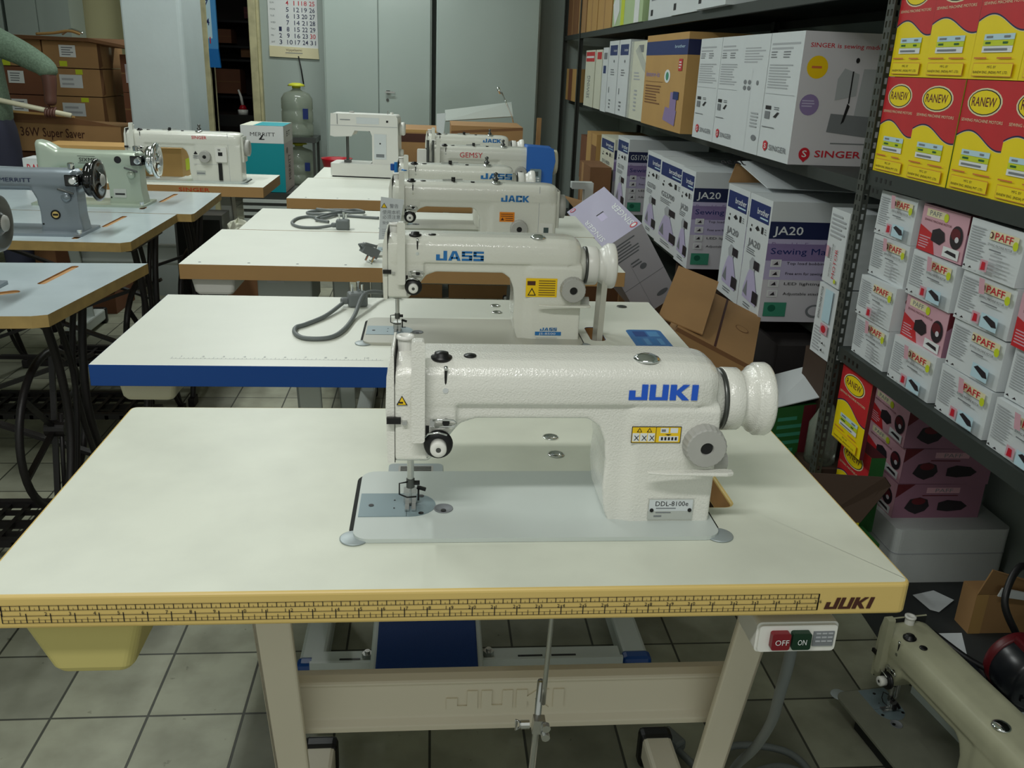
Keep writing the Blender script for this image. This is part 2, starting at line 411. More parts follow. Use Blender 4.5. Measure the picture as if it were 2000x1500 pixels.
# a work bench edge in the dark room behind
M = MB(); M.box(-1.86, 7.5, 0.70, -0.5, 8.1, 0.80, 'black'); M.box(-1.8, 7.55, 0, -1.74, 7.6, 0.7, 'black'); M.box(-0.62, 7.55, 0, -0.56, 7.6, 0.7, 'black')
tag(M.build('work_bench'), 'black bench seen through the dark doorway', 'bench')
t = thing('glue_bottle', 'small white bottle with red collar and spout on the bench in the doorway', 'bottle', (-1.19, 7.58, 0.80))
M = MB(); M.lathe([(0, .045), (.04, .045), (.045, .03)], (0, 0, 0), 'z', 'plastic_white', 16); M.build('bottle_body', t)
M = MB(); M.lathe([(.045, .04), (.08, .02)], (0, 0, 0), 'z', 'plastic_red', 16); M.build('collar', t)
M = MB(); M.tube([(0, 0, .08), (-.01, 0, .15), (-.03, 0, .21)], [.014, .012, .008], 'plastic_white', 8); M.build('spout', t)
M = MB(); M.tube([(-1.05, 7.56, 0.8), (-1.055, 7.56, 0.93), (-1.07, 7.56, 1.0), (-1.05, 7.56, 1.01)], .012, 'plastic_cream', 8)
tag(M.build('bent_pipe'), 'pale pipe with hooked top standing beside the glue bottle', 'pipe')
for k, (x, z, w, h, m_) in enumerate([(-1.62, .95, .3, .22, 'kraft_red'), (-1.3, 1.28, .26, .1, 'kraft_dark'), (-1.62, 1.4, .24, .12, 'kraft_red'), (-1.25, 1.62, .4, .10, 'print_maroon'), (-1.22, 1.42, .3, .12, 'kraft_dark')]):
    M = MB(); M.box(0, 0, 0, w, .25, h, m_); M.box(0, 0, h*.48, w, -.002, h*.5, 'tape')
    o = M.build('storage_box', loc=(x, 8.2, z)); tag(o, 'dark reddish box on a shelf in the unlit room behind the doorway', 'box', 'boxes in the unlit room')
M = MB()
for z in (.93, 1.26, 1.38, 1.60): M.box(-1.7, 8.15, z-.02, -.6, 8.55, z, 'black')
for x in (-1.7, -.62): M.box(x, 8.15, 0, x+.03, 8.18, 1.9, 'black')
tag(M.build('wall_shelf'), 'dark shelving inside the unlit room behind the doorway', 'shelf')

# steel cupboards along the back wall
def cupboard(label, x0, x1, y0, y1, doors, handle_x, z1=2.1):
    t = thing('steel_cupboard', label, 'cupboard', (x0, y0, 0))
    w = x1-x0; d = y1-y0
    M = MB(); M.box(0, .012, .05, w, d, z1, 'cupboard'); M.build('cabinet_body', t, bevel=.004)
    n = len(doors)-1
    for i in range(n):
        M = MB(); M.box(doors[i]-x0+.004, -.008, .07, doors[i+1]-x0-.004, .012, z1-.03, 'cupboard'); dd = M.build('door', t, bevel=.003)
        if i == handle_x:
            M = MB(); hx = doors[i]-x0+.06
            M.box(hx, -.03, 1.06, hx+.03, -.008, 1.075, 'steel_dark'); M.box(hx-.01, -.034, 1.055, hx+.07, -.028, 1.068, 'steel'); M.cyl((hx+.01, -.008, 1.0), (0, -1, 0), .012, .006, 'steel_dark', 12)
            M.build('door_handle', dd)
    M = MB(); M.box(0.01, .03, 0, w-.01, d-.01, .05, 'black'); M.build('plinth', t)
cupboard('wide grey steel cupboard with two doors and small handle left of black gap', -0.38, 0.488, 6.86, 7.14, [-0.37, 0.058, 0.48], 1)
cupboard('glossy grey steel cupboard right of the black gap, nearest the right racks', 0.524, 1.366, 6.84, 7.14, [0.534, 1.356], 9)
M = MB(); M.box(1.42, 6.3, 0, 1.62, 6.34, 2.4, 'dark_gap'); M.box(1.42, 6.3, 1.6, 1.62, 7.1, 1.63, 'dark_gap')

# calendars
t = thing('wall_calendar', 'white monthly calendar with large black and red dates hanging on the wall', 'calendar', (-0.855, 7.145, 1.30))
M = MB()
pts = [(0, 0, 0), (.405, 0, -.01), (.40, 0, .95), (.01, 0, .95)]
M.prism([(0, .085), (.40, .075), (.40, .95), (.005, .95)], 'y', -.006, -.001, 'print_white')
M.prism([(0, 0), (.405, -.008), (.40, .075), (0, .085)], 'y', -.014, -.001, 'print_cream')
M.box(.13, -.0155, .02, .27, -.0145, .07, 'print_cream'); M.text('Vijayalaxmi', (.135, -.016, .048), (1, 0, 0), (0, 0, 1), .018, 'ink_brown', .13)
M.box(.13, -.016, .03, .27, -.0155, .036, 'ink_grey')
cols = [['', '', '', '', '1', '2', '3'], ['4', '5', '6', '7', '8', '9', '10'], ['11', '12', '13', '14', '15', '16', '17'], ['18', '19', '20', '21', '22', '23', '24'], ['25', '26', '27', '28', '29', '30', '31']]
for c_, cc in enumerate(cols):
    for r_, s_ in enumerate(cc):
        z = .40-r_*.05; x = .085+c_*.063
        if s_: M.text(s_, (x, -.0075, z), (1, 0, 0), (0, 0, 1), .034, 'logo_red' if (r_ == 0 or s_ == '30') else 'print_navy2', .022*len(s_), .006)
for r_, s_ in enumerate(['SUN', 'MON', 'TUE', 'WED', 'THU', 'FRI', 'SAT']): M.text(s_, (.02, -.0075, .41-r_*.05), (1, 0, 0), (0, 0, 1), .012, 'ink_grey')
M.build('calendar_pages', t)
t = thing('wall_calendar', 'blue calendar hanging on the wall half hidden behind the pillar', 'calendar', (-1.455, 7.14, 1.22))
M = MB(); M.box(0, -.03, .12, .19, -.001, .95, 'sticker_blue2'); M.prism([(0, -.025), (.20, -.025), (.19, .12), (0, .12)], 'y', -.035, -.001, 'sticker_blue'); M.box(.02, -.031, .20, .15, -.030, .95, 'print_ltblue')
for k, s_ in enumerate(['31', '24', '17', '10']): M.text(s_, (.075, -.032, .16+.0*k+.14*(k)), (1, 0, 0), (0, 0, 1), .05, 'logo_red' if s_ in('10', '31') else 'print_navy', .06, .02)
M.build('calendar_pages', t)

# cable down to water bottle, bottles
M = MB(); M.tube([(-.62, 7.13, 1.31), (-.60, 7.13, 1.2), (-.585, 7.12, 1.09)], .006, 'cord_black', 6);
tag(M.build('wall_cable'), 'thin dark cable hanging below the white calendar', 'cable')
def bottle(label, z0, s=1.0):
    t = thing('water_bottle', label, 'bottle', (-.59, 6.72, z0))
    M = MB(); pr = [(0, .118), (.02, .125), (.09, .125), (.10, .118), (.115, .125), (.19, .125), (.20, .119), (.215, .125), (.29, .124), (.33, .10), (.35, .05), (.36, .032), (.38, .032)]
    M.lathe([(h*s, r) for h, r in pr], (0, 0, 0), 'z', 'bottle', 28); M.build('bottle_body', t)
    M = MB(); M.lathe([(.37*s, .034), (.40*s, .034), (.405*s, .02)], (0, 0, 0), 'z', 'cap_yellow', 16); M.lathe([(.385*s, .07), (.40*s, .06), (.41*s, .03)], (0, 0, 0), 'z', 'cap_yellow', 10); M.build('cap', t)
    M = MB(); M.box(.06, -.122, .14*s, .10, -.105, .22*s, 'print_navy'); M.build('blue_label', t)
bottle('large clear water bottle with yellow cover standing below the wall calendar', .70)
M = MB(); M.box(-.16, -.16, .66, .16, .16, .70, 'steel_dark')
for x in (-.15, .13):
    for y in (-.15, .13): M.box(x, y, 0, x+.02, y+.02, .66, 'steel_dark')
M.box(-.15, -.15, .30, .15, .15, .32, 'steel_dark')
o = M.build('bottle_stand', loc=(-.59, 6.72, 0)); tag(o, 'dark metal stand under the large water bottle', 'stand')
bottle('lower clear water bottle with blue print beneath the capped one', .32, .82)
M = MB(); M.lathe([(0, .07), (.12, .10), (.13, .105), (.125, .09), (.02, .06)], (0, 0, 0), 'z', 'plastic_red', 20)
o = M.build('plastic_basin', loc=(-.14, 5.3, .55)); tag(o, 'red plastic basin near the floor behind the back tables', 'basin')
M = MB(); M.box(-.13, -.13, 0, .13, .13, .55, 'stand_grey'); o = M.build('storage_tub', loc=(-.14, 5.3, 0)); tag(o, 'grey tub under the red plastic basin', 'tub')

# grey cupboards left
for k, (x0, x1, lb) in enumerate([(-3.2, -2.80, 'far left grey steel cupboard behind the rack post'), (-2.77, -2.30, 'grey steel cupboard left of the cream wall strip')]):
    M = MB(); M.box(0, 0, 0, x1-x0, .3, 1.6, 'cupboard'); M.box(.0, -.01, .05, (x1-x0)*.48, 0, 1.55, 'cupboard'); M.box((x1-x0)*.5, -.01, .05, x1-x0, 0, 1.55, 'cupboard')
    o = M.build('wall_cupboard', loc=(x0, 6.8, 1.2)); tag(o, lb, 'cupboard')
M = MB(); M.box(-3.3, 6.0, 1.16, -2.05, 6.78, 1.2, 'kraft_dark')
for x in (-3.28, -2.78, -2.08): M.box(x, 6.0, 0, x+.04, 6.04, 2.4 if x < -2.7 else 1.16, 'dark_gap')
tag(M.build('storage_rack'), 'dark steel rack at the far left behind the brown cartons', 'rack')

# ============================================================ tables
def leg_frame(t, x0, x1, y0, y1, zt, m, footcap, footm=None, dx=0.0):
    """K stand: two leaning C legs, feet with end caps, crossbeam"""
    for s, xa in ((-1, x0), (1, x1)):
        M = MB()
        ya, yb = y0+.12, y0+.29
        n = 1 if s < 0 else -1
        w = .05
        xs0, xs1 = (xa, xa+w) if s < 0 else (xa-w, xa)
        # outer web
        for (X0, X1, a, b) in ((xs0, xs1, 0, .012), (xs0 if s < 0 else xs1-.008, xs0+.008 if s < 0 else xs1, 0, .085)):
            v = [(X0, ya+a, zt), (X1, ya+a, zt), (X1, ya+b, zt), (X0, ya+b, zt), (X0, yb+a, .07), (X1, yb+a, .07), (X1, yb+b, .07), (X0, yb+b, .07)]
            M.add(v, [(0,1,2,3),(7,6,5,4),(0,4,5,1),(1,5,6,2),(2,6,7,3),(3,7,4,0)], m)
        M.box(xs0-.005, y0+.07, zt-.006, xs1+.005, y1-.12, zt, m)
        M.build('leg', t, bevel=.003)
        M = MB(); M.box(xs0-.004, y0+.02, .02, xs1+.004, y1-.0, .075, footm or m); M.build('foot', t, bevel=.008)
        for yy in (y0-.006, y1-.04):
            M = MB(); M.box(xs0-.008, yy, 0, xs1+.008, yy+.036, .079, footcap); M.build('end_cap', t, bevel=.01)
def ind_table(label, x0, x1, y0, y1, top, edge, th=.042, stand='stand_beige', cap='black', rc=.012, legs=(.27, .955), cuts=(), beam=True, zt=.76, corner=0.0, pedal=None):
    t = thing('sewing_table', label, 'table', (0, 0, 0))
    M = MB(); M.prism(rrect(x0, y0, x1, y1, rc, 4), 'z', zt-th, zt, edge, top)
    if cuts:
        M.mi('raw_wood')
        o = M.build('tabletop')
        for k, (a, b, c, d, dep, r_) in enumerate(cuts):
            K = MB(); K.mi(edge); K.mi(top); K.mi('raw_wood'); K.prism(rrect(a, b, c, d, r_, 4), 'z', zt-dep, zt+.05, 'raw_wood')
            ko = K.build('cut'); md = o.modifiers.new('x', 'BOOLEAN'); md.object = ko; md.solver = 'EXACT'; md.operation = 'DIFFERENCE'
            me = bake(o); o.modifiers.clear(); o.data = me; bpy.data.objects.remove(ko)
        o.parent = t
        b_ = o.modifiers.new('b', 'BEVEL'); b_.width = .004; b_.segments = 3; b_.limit_method = 'ANGLE'; b_.angle_limit = radians(60); b_.material = 0
    else:
        o = M.build('tabletop', t, bevel=.0035, seg=3); o.modifiers['b'].material = 0
    if legs:
        leg_frame(t, legs[0], legs[1], y0, y1, zt-th, stand, cap)
        if beam:
            M = MB(); ym = y0+.245
            pr = [(ym, .444), (ym+.012, .448), (ym+.03, .444), (ym+.03, .35), (ym+.012, .345), (ym, .35), (ym-.004, .362), (ym+.006, .372), (ym+.006, .43), (ym-.004, .44)]
            M.prism(pr, 'x', legs[0]+.01, legs[1]-.01, stand)
            M.build('crossbeam', t, bevel=.002)
    return t

TA = ind_table('white topped sewing table with yellow ruler edge, the nearest one', 0, 1.06, 0, .555, 'laminate_worn', 'edge_yellow', legs=(.262, .970),
               cuts=[(.855, .195, .905, .33, .2, .012)])
# embossed maker letters on beam
M = MB(); M.logo('JUKI', (.52, .2495, .385), (1, 0, 0), (0, 0, 1), .034, 'stand_beige', .18)
M.v = [(x, y, z) for x, y, z in M.v]; o = M.build('embossed_lettering', TA, solid=.003)
# ruler on the front edge
M = MB(); Z0 = .7215; U = (1, 0, 0); V = (0, 0, 1); yf = -.0008; xr0, xr1 = .033, .947; un = (xr1-xr0)/36
def hb(a, z, b, z2, m='ink'): M.add([(a, yf, z), (b, yf, z), (b, yf, z2), (a, yf, z2)], [(0, 1, 2, 3)], m)
for z in (.7262, .7325, .7352, .7420, .7478): 
    if z != .7325: hb(xr0, z, xr1, z+.0006)
hb(xr0, .7300, xr1, .7304)
for k in range(37):
    x = xr0+k*un; hb(x-.0005, .7262, x+.0005, .7385)
    if k < 36:
        for q, h in ((.25, .7300), (.5, .7330), (.75, .7300)): hb(x+un*q-.0003, .7262, x+un*q+.0003, h)
    if 0 < k <= 36:
        s_ = str(k)
        if k < 10: M.text(s_, (x-.006, yf, .7358), U, V, .0042, 'ink')
        else: M.text(s_[0], (x-.0045, yf, .7358), U, V, .0042, 'ink'); M.text(s_[1], (x+.0014, yf, .7358), U, V, .0042, 'ink')
ncm = 91
for k in range(ncm+1):
    x = xr0+(xr1-xr0)*k/ncm; hb(x-.0004, .7420, x+.0004, .7484)
    if k < ncm: hb(x+.005-.0002, .7420, x+.005+.0002, .7452)
hb(xr0, .7352, xr0+.0012, .7484); hb(xr1-.001, .7262, xr1+.0006, .7484)
M.build('ruler_marking', TA)
M = MB(); M.logo('JUKI', (.955, yf, .7272), (1, 0, 0), (.25, 0, 1), .0155, 'ink_brown', .057, .1); M.build('edge_lettering', TA)
# chrome caps and small metal plates in the top
for (x, y) in ((.683, .43), (.683, .364)):
    M = MB(); M.lathe([(0, .0125), (.0012, .0125), (.0015, .0105), (-.0002, .006), (-.0006, .0)], (x, y, .7603), 'z', 'chrome', 28); M.build('oil_cap', TA)
M = MB(); M.prism(rrect(.433, .288, .511, .330, .008), 'z', .7600, .7612, 'bracket'); M.box(.447, .292, .7613, .497, .322, .7616, 'plastic_grey')
for k in range(5): M.box(.45, .296+k*.005, .7616, .494, .298+k*.005, .7624, 'steel_dark')
M.build('hinge_plate', TA)
# screws / wear marks are in the laminate; drawer, switch, rod
t = TA
M = MB(); pr = []
def tray(par, x0, x1, y0, y1, z0, z1, m, taper=.015, name='drawer'):
    M = MB(); R_ = []
    for z, k in ((z1, 0), (z1-.004, .001), (z0+.008, taper), (z0, taper+.006)): R_.append([(x, y, z) for x, y in rrect(x0+k, y0+k*.6, x1-k, y1-k, .012)])
    M.loft(R_, m, False); return M.build(name, par, bevel=.002)
tray(TA, .036, .172, .02, .30, .633, .716, 'plastic_yellow', .022)
M = MB(); M.prism(rrect(.886, .655, .988, .697, .006), 'y', .018, .075, 'plastic_white'); M.prism(rrect(.8885, .6575, .9855, .6945, .005), 'y', .014, .02, 'plastic_white'); sw = M.build('switch_box', TA, bevel=.002)
M = MB(); M.prism(rrect(.902, .665, .925, .688, .003), 'y', .006, .016, 'logo_red'); M.text('OFF', (.906, .0052, .6725), U, V, .0075, 'print_white', .017); o = M.build('off_button', sw, bevel=.001); o['label'] = 'red OFF button'
MATS['btn_red'] = mat('btn_red', (120, 24, 34), .35); MATS['btn_green'] = mat('btn_green', (14, 48, 30), .35)
o.data.materials[0] = MATS['btn_red']
M = MB(); M.prism(rrect(.9275, .665, .951, .688, .003), 'y', .006, .016, 'btn_green'); M.text('ON', (.934, .0052, .6725), U, V, .0075, 'print_white', .011); o = M.build('on_button', sw, bevel=.001); o['label'] = 'green ON button'
M = MB(); M.box(.956, .0125, .6655, .982, .0142, .686, 'ink_grey')
for k in range(3):
    for q in range(3): M.box(.959+q*.0075, .0118, .6825-k*.0055, .965+q*.0075, .0126, .6845-k*.0055, 'ink_lightgrey')
M.build('rating_plate', sw)
M = MB(); M.tube([(.655, .13, .73), (.655, .125, .68), (.649, .12, .54), (.648, .12, .50)], .0035, 'steel', 8); M.tube([(.645, .13, .53), (.641, .13, .42), (.638, .14, .30), (.632, .15, .10)], .005, 'steel', 8)
M.obox((.643, .12, .465), (.016, .014, .022), (0, .1, 0), 'steel'); M.cyl((.630, .115, .470), (-1, 0, 0), .006, .012, 'steel', 10); M.cyl((.652, .112, .47), (0, -1, 0), .006, .008, 'steel', 8); M.cyl((.652, .112, .455), (0, -1, 0), .006, .008, 'steel', 8)
M.tube([(.618, .115, .474), (.612, .115, .478), (.612, .115, .462), (.618, .115, .466)], .002, 'steel', 6, closed=True)
M.build('pitman_rod', TA)
M = MB(); M.box(.38, .20, .06, .62, .42, .075, 'stand_beige'); M.box(.31, .30, .045, .91, .34, .06, 'stand_beige'); M.build('treadle', TA, bevel=.004)

TB = ind_table('white sewing table with blue front edge, second in the row', -.143, 1.045, .765, 1.295, 'laminate', 'edge_blue', legs=(.215, .985), stand='stand_grey', cap='edge_blue', rc=.002,
               cuts=[(.84, .955, .872, 1.06, .2, .012)])
# pale ruler print along the blue table and panel sticker
M = MB(); yf = 0
M.box(-.006, .806, .7602, .40, .8066, .7603, 'ink_lightgrey')
for k in range(52):
    x = -.004+k*.0078; h = .010 if k % 5 == 0 else .005
    M.box(x, .8066, .7602, x+.0008, .8066+h, .7603, 'ink_lightgrey')
    if k % 5 == 2: M.text(str(k//5+1), (x, .816, .7603), (1, 0, 0), (0, 1, 0), .008, 'ink_lightgrey')
M.build('ruler_marking', TB)
M = MB(); M.prism(rrect(.931, .898, 1.011, 1.043, .012), 'z', .7601, .7606, 'sticker_blue'); M.box(.944, .99, .7607, .972, 1.03, .7608, 'edge_blue'); M.box(.976, .99, .7607, 1.0, 1.03, .7608, 'sticker_blue2')
for k in range(4): M.box(.942+k*.015, .93, .7607, .953+k*.015, .975, .7608, 'sticker_blue2' if k % 2 else 'logo_blue2')
M.build('printed_sticker', TB)
for (x, y) in ((.649, 1.235), (.649, 1.175), (.965, 1.245)):
    M = MB(); M.lathe([(0, .0125), (.0012, .0125), (.0015, .0105), (-.0002, .006), (-.0006, .0)], (x, y, .7603), 'z', 'chrome' if x < .9 else 'steel_dark', 24); M.build('oil_cap', TB)
tray(TB, -.122, -.004, .83, 1.1, .662, .716, 'plastic_cream', .008)
# treadle of the blue-edged table
M = MB(); M.box(.24, .74, .06, .92, .80, .085, 'stand_grey'); M.box(.24, .74, .085, .92, .748, .10, 'stand_grey')
for (a, b) in ((.30, .345), (.69, .745), (.765, .82)): M.box(a, .768, .0853, b, .774, .0858, 'black')
M.build('treadle_bar', TB, bevel=.003)
tp = MB(); tp.add([], [], 'stand_grey')
M = MB(); M.obox((.49, .76, .115), (.24, .20, .02), (.10, 0, 0), 'stand_grey'); pd = M.build('treadle', TB, bevel=.008, seg=3)
M = MB(); M.obox((.49, .762, .127), (.215, .165, .006), (.10, 0, 0), 'rubber_blue'); o = M.build('rubber_pad', pd, bevel=.004); o['label'] = 'blue ribbed foot pad'
for x in (.36, .625):
    M = MB(); M.cyl((x, .775, .086), 'z', .012, .012, 'steel', 6); M.cyl((x, .775, .098), 'z', .006, .006, 'steel', 10); M.build('bolt', TB)

TC = ind_table('white table with brown wood edge, third in the row', -.205, 1.055, 1.63, 2.172, 'laminate', 'edge_wood', legs=(.20, .96), stand='stand_grey', cap='black', rc=.002)
for k in range(6):
    M = MB(); M.cyl((-.155+.135*k, 1.66, .7601), 'z', .004, .0004, 'ink_grey', 10); M.build('screw', TC)
tray(TC, -.185, -.06, 1.66, 1.95, .665, .716, 'plastic_white', .008)
TD = ind_table('white table carrying the coiled grey cord, fourth in the row', -.152, 1.06, 2.178, 2.63, 'laminate', 'edge_wood', legs=(.22, .96), stand='stand_grey', rc=.002)
TE = ind_table('white table with brown edge under the blue motor machine, fifth in row', -.105, 1.06, 2.905, 3.59, 'laminate', 'edge_wood', legs=(.22, .96), stand='stand_grey', rc=.002)
for k in range(3):
    M = MB(); M.cyl((-.03+.13*k, 2.94, .7601), 'z', .004, .0004, 'ink_grey', 10); M.build('screw', TE)
TF = ind_table('rearmost white table under the small domestic sewing machine', -.08, 1.06, 3.595, 4.05, 'laminate', 'edge_wood', legs=(.22, .96), stand='stand_grey', rc=.002)
TS = ind_table('white table with red lettering on its wooden edge, back left', -1.42, -.25, 3.2, 3.66, 'laminate', 'edge_wood', legs=(-1.2, -.42), stand='stand_grey', rc=.002, th=.045)
M = MB()
M.text('SINGER', (-.615, 3.199, .735), (1, 0, 0), (0, 0, 1), .016, 'logo_orange', .133, .015); M.build('edge_lettering', TS)

# ============================================================ industrial sewing machine heads
def industrial(label, x, y, z=.76, rz=0, logo=None, logo_xz=(.335, .175, .092, .020), logo_m='logo_blue', near=False, drive='wheel', body_m='enamel', group=None, textlogo=None, dial=(.437, .116), extra=None, bed_m='bed_enamel'):
    t = thing('sewing_machine', label, 'sewing machine', (x, y, z), rz, group)
    M = MB(); R_ = []
    sec = [(.04, .166), (.0395, .188), (.0415, .202), (.048, .212), (.060, .2175), (.085, .2195), (.122, .2185), (.138, .213), (.147, .202), (.15, .186), (.15, .166)]
    xe = .4535 if drive == 'wheel' else .548
    for xx, k in ((.052, .96), (.06, 1.0), (.10, 1.0), (xe-.05, 1.0), (xe-.028, .985), (xe-.012, .93), (xe-.003, .84), (xe, .74)):
        R_.append([(xx, .095+(yy-.095)*k, .168+(zz-.168)*k) for yy, zz in sec])
    M.loft(R_, body_m)
    M.prism([(.046, .146), (.046, .17), (.144, .17), (.144, .146)], 'x', .055, xe-.006, body_m)
    # head
    M.prism([(.050, .088), (.092, .088), (.100, .096), (.118, .122), (.130, .138), (.16, .150), (.16, .19), (.050, .19)], 'y', .048, .142, body_m)
    M.prism([(.052, .092), (.052, .205), (.125, .205), (.125, .138), (.112, .122), (.092, .092)], 'y', .041, .06, body_m)
    # column
    xc = .457 if drive == 'wheel' else .545
    M.prism([(xc, -.002), (xc, .166), (.25, .166), (.262, .152), (.288, .147), (.304, .136), (.312, .116), (.315, .09), (.314, .05), (.318, .02), (.326, -.002)], 'y', .046, .146, body_m)
    M.prism([(xc, .0405), (.352, .0405), (.334, .047), (.326, .058), (.326, .10), (xc, .10)], 'z', -.002, .16, body_m)
    body = cast(M, 'arm', t, .0026 if near else .004, 6 if near else 5, body_m)
    # face plate
    M = MB(); pr = [(.042, .086), (.0505, .086), (.0505, .226), (.047, .226), (.0415, .20), (.040, .16)]
    M.prism(pr, 'y', .046, .144, body_m); M.build('face_plate', t, bevel=.004, seg=3)
    M = MB(); M.box(.0503, .0465, .087, .0515, .1435, .224, 'dark_gap'); M.build('seam_gasket', t)
    # bed
    bx = .463 if drive == 'wheel' else .56
    M = MB(); M.prism(rrect(-.006, .012, bx+.005, .190, .020), 'z', .0, .0012, 'dark_gap'); M.build('bed_gap_shade', t)  # flat dark plate standing in for the shaded gap between bed and table
    M = MB(); M.prism(rrect(0, 0, bx, .190, .020), 'z', .0005, .006, bed_m); M.build('bed', t, bevel=.0022, seg=3)
    for xx in (.002, bx-.0005):
        M = MB(); M.lathe([(0, .018), (.0012, .018), (.0018, .0165)], (xx, .011, .0006), 'z', 'bracket', 28); M.build('hinge_cushion', t)
    M = MB(); n = 12; pl = [(.003, .056), (.068, .056)]+[(.068+.034*sin(pi*k/n), .088-.032*cos(pi*k/n)) for k in range(1, n)]+[(.068, .12), (.003, .12)]
    M.prism(pl, 'z', .006, .0068, 'plate_steel'); M.box(.064, .056, .0068, .0646, .12, .00685, 'dark_gap')
    for sx, sy, r_ in ((.018, .086, .0035), (.083, .112, .0035), (.083, .064, .0035), (.048, .10, .0012), (.048, .078, .0012)): M.cyl((sx, sy, .0068), 'z', r_, .0005, 'black', 12)
    M.build('needle_plate', t)
    M = MB(); M.lathe([(0, .0125), (.001, .0125), (.0008, .011), (.0002, .0108), (.0, 0)], (.112, .077, .0062), 'z', 'ink_grey', 24); M.cyl((.112, .071, .0066), 'z', .0035, .001, 'black', 10); M.build('oil_plug', t)
    # needle bar, presser foot
    M = MB(); nx, ny = .069, .085
    M.cyl((nx, ny, .045), 'z', .0042, .05, 'steel', 14); M.cyl((nx, ny+.013, .038), 'z', .0042, .056, 'steel', 14)
    M.cyl((nx, ny, .034), 'z', .0055, .012, 'steel_dark', 14); M.cyl((nx, ny, .008), 'z', .0012, .03, 'steel', 8)
    M.cyl((nx+.004, ny, .040), (1, 0, 0), .0032, .008, 'black', 10); M.build('needle_bar', t)
    M = MB(); M.box(nx-.009, ny+.002, .010, nx+.008, ny+.02, .024, 'steel'); M.box(nx-.007, ny-.016, .0075, nx-.0015, ny+.012, .010, 'steel'); M.box(nx+.0015, ny-.016, .0075, nx+.007, ny+.012, .010, 'steel')
    M.obox((nx+.014, ny+.012, .026), (.012, .004, .004), (0, .3, 0), 'black'); M.box(nx+.009, ny+.004, .012, nx+.0115, ny+.012, .026, 'black')
    M.tube([(nx-.004, ny-.004, .043), (nx-.014, ny-.008, .043), (nx-.014, ny-.009, .028), (nx-.004, ny-.012, .025), (nx+.008, ny-.01, .025)], .0011, 'black', 6); M.build('presser_foot', t)
    M = MB(); M.tube([(nx+.002, ny-.004, .086), (nx+.014, ny-.02, .088), (nx+.026, ny-.022, .091), (nx+.03, ny-.018, .092), (nx+.02, ny-.018, .089), (nx+.008, ny-.01, .086)], .0009, 'black', 6); M.cyl((nx-.002, ny-.001, .08), 'z', .008, .009, 'steel_dark', 14); M.build('thread_guide', t)
    # take-up cover on head front
    M = MB(); M.prism(rrect(.0715, .122, .0875, .250, .004), 'y', .026, .042, body_m); M.build('take_up_cover', t, bevel=.003, seg=3)
    # tension
    M = MB(); M.lathe([(0, .0175), (.003, .018), (.004, .014), (.007, .0175), (.0085, .0165)], (.104, .041, .116), (0, -1, 0), 'black', 26); 
    M.tube([(.088, .030, .128), (.092, .027, .134), (.104, .026, .136), (.114, .028, .132)], .0012, 'chrome', 6)
    tn = M.build('tension_discs', t)
    M = MB(); M.lathe([(.0, .010), (.012, .010), (.0135, .009), (.0135, .004), (.012, .0)], (.104, .032, .116), (0, -1, 0), 'plastic_white', 24); M.cyl((.104, .019, .116), (0, -1, 0), .0032, .0006, 'steel_dark', 10); o = M.build('tension_knob', t); o['label'] = 'white tension knob'
    M = MB(); M.box(.0885, .0400, .106, .0925, .0412, .139, 'black'); M.tube([(.0905, .040, .108), (.0905, .036, .100), (.0905, .040, .097)], .001, 'steel', 6); M.build('check_spring', t); M = MB()
    M.box(.0935, .036, .139, .099, .0412, .148, 'steel'); M.tube([(.097, .036, .148), (.105, .035, .149), (.122, .036, .148), (.126, .036, .144), (.122, .036, .140), (.10, .036, .139)], .0014, 'chrome', 6); M.cyl((.113, .041, .144), (0, -1, 0), .0045, .004, 'black', 12)
    M.build('thread_guide', t); M = MB()
    M.obox((.050, .040, .146), (.017, .005, .008), (0, .0, 0), 'black'); M.box(.060, .036, .1415, .066, .0425, .146, 'steel')
    M.build('thread_guide', t)
    # thread pin on shoulder
    M = MB(); M.cyl((.112, .042, .186), (0, -.05, 1), .0016, .026, 'black', 8); M.lathe([(0, .0025), (.004, .0025)], (.112, .0405, .211), (0, -.1, 1), 'chrome', 8); M.cyl((.112, .0410, .185), (0, -1, 0), .0035, .002, 'chrome', 10); M.build('thread_pin', t)
    M = MB(); M.lathe([(0, .013), (.003, .013), (.004, .009), (.008, .0085), (.009, .0)], (.107, .066, .2165), 'z', 'black', 22); M.lathe([(0, .008), (.0015, .0075), (.002, 0)], (.142, .072, .2185), 'z', 'black', 16); M.build('oil_cap', t)
    M = MB(); M.lathe([(0, .017), (.0015, .017), (.004, .014), (.0065, .008), (.0072, 0)], (.362, .069, .2175), 'z', 'chrome', 26); M.build('oil_window', t)
    M = MB(); M.cyl((.063, .095, .214), 'z', .0095, .018, 'plastic_white', 18); M.lathe([(.018, .006), (.019, .0115), (.023, .0115), (.0235, .006), (.022, .0055)], (.063, .095, .214), 'z', 'plastic_white', 18); M.build('thread_post', t)
    # reverse lever
    if drive in ('wheel',):
        M = MB(); M.loft([[(.364, y_, z_) for y_, z_ in ((.020, .0825), (.026, .0825), (.026, .0855), (.020, .0855))], [(.39, y_, z_) for y_, z_ in ((.016, .082), (.028, .082), (.028, .0855), (.016, .0855))], [(.465, y_, z_) for y_, z_ in ((.015, .081), (.030, .081), (.030, .0862), (.015, .0862))], [(.474, y_, z_) for y_, z_ in ((.018, .081), (.028, .081), (.028, .0862), (.018, .0862))]], body_m, False)
        M.build('reverse_lever', t, bevel=.0015); M = MB(); M.cyl((.45, .06, .083), 'x', .012, .026, 'plastic_grey', 16); M.build('lever_shaft', t)
